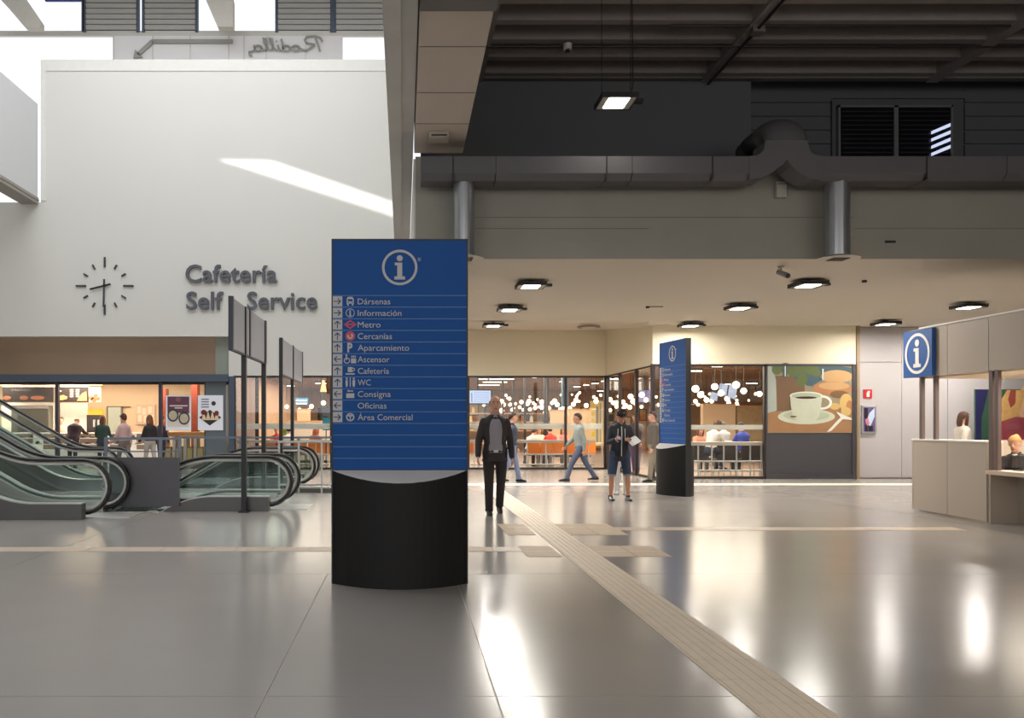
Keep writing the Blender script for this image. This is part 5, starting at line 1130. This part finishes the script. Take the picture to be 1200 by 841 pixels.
    def cap(zmin_front, zmin_back, sc, zs=1.0):
        n, m = 18, 9; vs = []; 
        for i in range(m+1):
            for q_ in range(n):
                a = 2*PI*q_/n; ca = math.cos(a)   # a=0 is the front
                lo = zmin_front*ca**.45 if ca > 0 else zmin_back*(-ca)**.7; zz = lo + (.104*zs*sc-lo)*math.sin(PI/2*i/m); rr_ = math.sqrt(max(0, 1-(zz/(.105*zs*sc))**2))
                vs.append(HP(math.sin(a)*.080*sc*max(rr_,.02), -.008+math.cos(a)*.101*sc*max(rr_,.02), .02+zz))
        hr.add(vs, [(i*n+q_, i*n+(q_+1)%n, (i+1)*n+(q_+1)%n, (i+1)*n+q_) for i in range(m) for q_ in range(n)] + [[m*n+q_ for q_ in range(n)]])
    if hairstyle == 'short': cap(.055, -.08, 1.06)
    elif hairstyle == 'messy':
        cap(.04, -.08, 1.12)
        rnd.seed(9)
        for q_ in range(40):
            a = rnd.random()*2*PI; e_ = rnd.uniform(.3, 1.5); p_ = HP(math.sin(a)*math.cos(e_)*.085, math.cos(a)*math.cos(e_)*.1, .03+math.sin(e_)*.11); hr.ell(p_, (.026*k,.026*k,.022*k), 7, 5)
    elif hairstyle == 'bald':
        for s_ in (-1, 1): hr.loft([HP(s_*.0735,.01,.02), HP(s_*.077,-.03,.015), HP(s_*.06,-.075,.0)], [(.006*k,.024*k),(.008*k,.03*k),(.008*k,.03*k)], side=(1,0,0), n=8)
        hr.ell(HP(0,-.075,.005), (.06*k,.03*k,.05*k), 10, 8, hq)
    elif hairstyle == 'long': cap(.045, -.07, 1.10); hr.loft([HP(0,-.075,.03), HP(0,-.09,-.08), HP(0,-.085,-.20)], [(.08*k,.035*k),(.085*k,.04*k),(.06*k,.025*k)], side=(1,0,0), n=12, round_caps=True); [hr.loft([HP(s_*.075,.02,.03), HP(s_*.08,.01,-.06), HP(s_*.075,0,-.14)], [(.018*k,.035*k)]*3, n=8, round_caps=True) for s_ in (-1, 1)]
    elif hairstyle == 'bun': cap(.045, -.07, 1.09); hr.ell(HP(0,-.09,.09), (.045*k,.045*k,.045*k), 10, 8)
    ho = obj('hair', hr, hm, t, smooth=True, **L)
    if extras: extras(t, T, HP, AR, L, k, z0)
    return t
# man in black jacket walking towards the viewer
def ex1(t, T, HP, AR, L, k, z0):
    pass
person('balding man in an open black jacket and grey shirt walking forward past the big totem', (X(580,13.5), 13.5, 0), PI, 1.065, top=(52,46,46), legs=(42,38,38), hair=(66,50,42), hairstyle='bald', skin=0,
       leg=((-7,20),(9,5)), arm=((-4,14,14),(8,16,16)), open_jacket=(146,142,150), vox=.010, extras=ex1, head=(0,2))
def ex2(t, T, HP, AR, L, k, z0):
    w1 = AR[1][2] + AR[1][3]*.10*k; w0 = AR[0][2] + AR[0][3]*.10*k
    obj('drawstring', MB().tube([tuple(T(-.06,.145,.46)), tuple(T(-.065,.16,.22))], .006, 5).tube([tuple(T(.07,.145,.46)), tuple(T(.08,.16,.20))], .006, 5), mat('cord_pale', (190,190,186), .7), t, **L)
    obj('zip', MB().tube([tuple(T(0,.135,.50)), tuple(T(0,.155,.34)), tuple(T(0,.15,.15)), tuple(T(0,.155,-.06))], .009, 5), mat('cord_pale', (190,190,186)), t, **L)
    obj('hood', MB().loft([T(0,-.05,.50), T(0,-.11,.53), T(0,-.10,.58)], [(.11,.045),(.10,.06),(.08,.03)], n=12, round_caps=True), mat('cloth_30_32_40', (30,32,40), .8), t, smooth=True, **L)
man2 = person('man in dark hooded jacket and denim shorts standing and reading papers beside the second totem', (X(726,15.9), 15.9, 0), PI, .975, top=(30,32,40), legs=(46,58,82), shoe=(30,28,30), hair=(44,30,26), hairstyle='messy', skin=1,
       leg=((2,2,7),(-1,1,7)), arm=((22,78,10,28),(14,92,12,18)), lean=3, head=(0,32), shorts=True, vox=.010, hold=(1,1), extras=ex2, topname='jacket')
rz2 = PI; bx_, by_ = X(726,15.9), 15.9
def held(name, label, cat, lx, ly, z, sx, sy, sz, m1, rx, ry, part, pm1):
    t = thing(name, label, cat, (bx_-lx, by_-ly, z)); t.rotation_euler = (rx, ry, 0)
    obj('body' if name == 'phone' else 'sheet', MB().box(-sx/2, sx/2, -sy/2, sy/2, -sz/2, sz/2), m1, t, local=True, bevel=.003); obj(part, MB().box(-sx/2*.86, sx/2*.86, -sy/2*.88, sy/2*.88, sz/2, sz/2+.0015), pm1, t, local=True)
held('paper_stack', 'white folded papers held in the hand of the man in shorts', 'papers', -.16, .40, 1.12, .18, .24, .012, mat('paper_white', (226,226,226), .5), R(28), R(-28), 'top_page', mat('page_print', (196,198,202), .5))
held('phone', 'small phone held in the other hand of the man in shorts', 'phone', .12, .40, 1.17, .08, .15, .010, black, R(30), R(10), 'screen', mat('phone_screen', (120,130,160), .2))
person('man in grey shirt and jeans striding past the cafe window towards the big totem', (X(680,21.2), 21.2, 0), PI/2, 1.0, top=(132,138,134), legs=(78,86,108), shoe=(36,30,34), hair=(58,42,36), hairstyle='short', skin=1,
       leg=((30,10),(-22,12)), arm=((-18,20,8),(22,24,8)), vox=.016, topname='shirt', lean=4)
person('person in jeans mostly hidden behind the balding man in the black jacket', (X(600,20.8), 20.8, 0), -PI/2, .97, top=(60,64,84), legs=(120,130,160), hair=(60,44,36), leg=((16,6),(-14,10)), arm=((10,14,6),(-10,14,6)), vox=.018, topname='shirt')
person('person in pale trousers standing behind the man in shorts', (X(728,17.1), 17.1, 0), 0, .90, top=(120,100,110), legs=(196,194,190), shoe=(210,208,206), hair=(70,48,36), hairstyle='long', leg=((2,2),(-2,2)), arm=((4,10,6),(4,10,6)), vox=.018, topname='shirt')
person('person in a striped top and violet trousers near the open glass door', (X(745,24.2), 24.2, 0), R(150), .98, top=(70,60,68), legs=(92,78,112), hair=(70,44,34), skin=0, leg=((12,4),(-10,8)), arm=((10,30,8),(6,50,8)), vox=.02, topname='shirt')
person('person in beige trousers mostly hidden behind the second totem', (X(765.5,20.9), 20.9, 0), R(100), .98, top=(96,86,80), legs=(128,120,106), hair=(60,40,34), leg=((12,4),(-12,8)), arm=((6,16,6),(-6,12,6)), vox=.018, topname='shirt')
# people walking by the shop counter
person('bulky man in a dark jacket bending over the sandwich counter', (X(85,27.1), 27.1, 0), 0, .98, fat=1.25, top=(58,42,46), legs=(60,60,66), hair=(150,140,130), hairstyle='bald', leg=((2,2),(-2,4)), arm=((50,30,14),(50,30,14)), lean=26, head=(0,30), vox=.02)
person('woman in a dark and teal top waiting at the shop counter', (X(120,27.3), 27.3, 0), R(8), .95, top=(52,78,72), legs=(60,70,76), hair=(110,66,46), hairstyle='long', leg=((3,2),(-3,4)), arm=((20,50,12),(20,50,12)), vox=.02, topname='shirt')
person('woman with curly dark hair in a pale pink top walking by the shop', (X(149,26.0), 25.7, 0), R(60), .97, top=(206,170,166), legs=(120,110,104), hair=(90,52,42), hairstyle='messy', leg=((14,4),(-14,10)), arm=((20,30,10),(-14,20,10)), vox=.02, topname='shirt')
person('woman with long hair in a black top near the plum coloured door frame', (X(178,26.0), 25.8, 0), R(50), .95, top=(48,40,44), legs=(176,168,160), hair=(120,70,44), hairstyle='long', leg=((10,4),(-10,8)), arm=((16,30,10),(-6,20,10)), vox=.02, topname='shirt')
person('person in navy clothes just behind the plum coloured door frame', (X(189,27.2), 27.2, 0), R(-30), .94, top=(52,56,78), legs=(56,60,84), hair=(50,38,36), leg=((4,4),(-4,6)), arm=((10,20,10),(6,20,10)), vox=.02, topname='shirt')
person('shop worker in pale clothes behind the food counter beside the menu boards', (X(72,28.95), 28.95, 0), PI, .93, top=(214,170,140), legs=(60,50,50), hair=(60,40,34), leg=((2,2),(-2,2)), arm=((30,50,12),(24,50,12)), vox=.022, topname='shirt')
# seated people in the cafe
def seated(label, px, Y, rz, top, hair, hs='short', s=.97, lean=10, legs=(60,60,70), hipz=.52, arms=((40,50,8),(40,50,8)), head=(0,10), skin=0):
    return person(label, (X(px,Y), Y, 0), rz, s, top=top, legs=legs, hair=hair, hairstyle=hs, leg=((84,86),(84,86)), arm=arms, lean=lean, head=head, sit=True, hip=hipz, vox=.022, topname='shirt', skin=skin)
seated('seated diner in a white shirt leaning over a table right of the black jacket man', 620, 28.0, R(-40), (206,204,206), (60,44,38), lean=26)
seated('seated diner in a red top with dark hair behind the orange chairs', 646, 28.35, R(10), (206,66,60), (50,36,32), 'short')
seated('seated diner in a cream top between the white shirt and the red top', 631, 29.6, PI, (220,200,184), (120,80,56), 'long')
seated('seated diner in pink close to the dark glass mullion', 659, 29.6, PI, (214,130,120), (70,50,40), 'long')
seated('seated diner in a white top at the window table left of the big totem', 339, 28.0, R(10), (226,228,232), (34,28,30), 'short')
seated('seated diner with red hair at the table by the teal stand', 368, 28.2, R(-20), (150,96,76), (150,76,46), 'long')
seated('seated diner in red seen between the tall sign posts', 325, 29.0, PI, (206,60,56), (60,40,34), 'short')
seated('seated diner in white with arms on the ledge in the wide cafe window', 831, 22.95, R(-60), (222,214,208), (90,60,44), 'messy', lean=24, legs=(60,66,90), hipz=.72, s=1.0)
seated('seated woman with brown hair at the left end of the wide cafe window', 819, 25.4, PI, (176,120,100), (120,66,44), 'long', hipz=.54)
seated('seated diner with messy grey hair and a striped scarf in the wide cafe window', 850, 24.9, R(15), (156,160,166), (84,76,72), 'messy', hipz=.68, legs=(60,60,80))
seated('seated diner in a bright blue hoodie in the wide cafe window', 872, 23.1, R(10), (56,76,176), (44,30,32), 'short', hipz=.66, legs=(60,70,76))
# booth: passer-by and clerk
person('woman in a cream top with brown hair walking beyond the booth', (X(1128,17.5), 17.5, 0), -PI/2, .97, top=(214,204,190), legs=(110,100,92), hair=(84,54,40), hairstyle='long', leg=((22,6),(-20,12)), arm=((30,50,10),(-24,30,10)), vox=.018, topname='shirt')
def exc(t, T, HP, AR, L, k, z0):
    obj('blouse', MB().loft([T(0,.10,.36), T(0,.10,.46), T(0,.05,.54)], [(.03,.02),(.045,.02),(.05,.02)], n=8, round_caps=True), mat('blouse_white', (226,220,214), .6), t, **L)
person('fair haired clerk in a black jacket seated behind the booth window', (9.34, 12.98, 0), R(128), .95, top=(28,26,30), legs=(40,40,46), hair=(176,120,66), hairstyle='bun', leg=((84,86),(84,86)), arm=((34,56,8),(34,56,8)), lean=8, sit=True, hip=.46, vox=.014, extras=exc, head=(0,6))
chair('black office chair behind the booth window under the clerk', 9.36, 12.98, black, w_=.46, rz=R(100))
ks = thing('keyboard', 'pale keyboard on the booth desk in front of the clerk', 'keyboard', (BX+.35, 11.75, .77)); obj('case', MB().box(BX+.26, BX+.42, 11.55, 11.95, .77, .79), wp, ks); obj('keys', MB().box(BX+.28, BX+.40, 11.57, 11.93, .79, .797), wht, ks)
mo = thing('monitor', 'dark computer monitor on the booth desk beside the clerk', 'monitor', (BX+.5, 12.02, .77)); obj('screen', MB().box(BX+.18, BX+.50, 12.04, 12.08, .81, .98), black, mo); obj('stand', MB().box(BX+.32, BX+.36, 12.05, 12.09, .77, .87).box(BX+.24, BX+.44, 11.98, 12.12, .77, .78), black, mo)
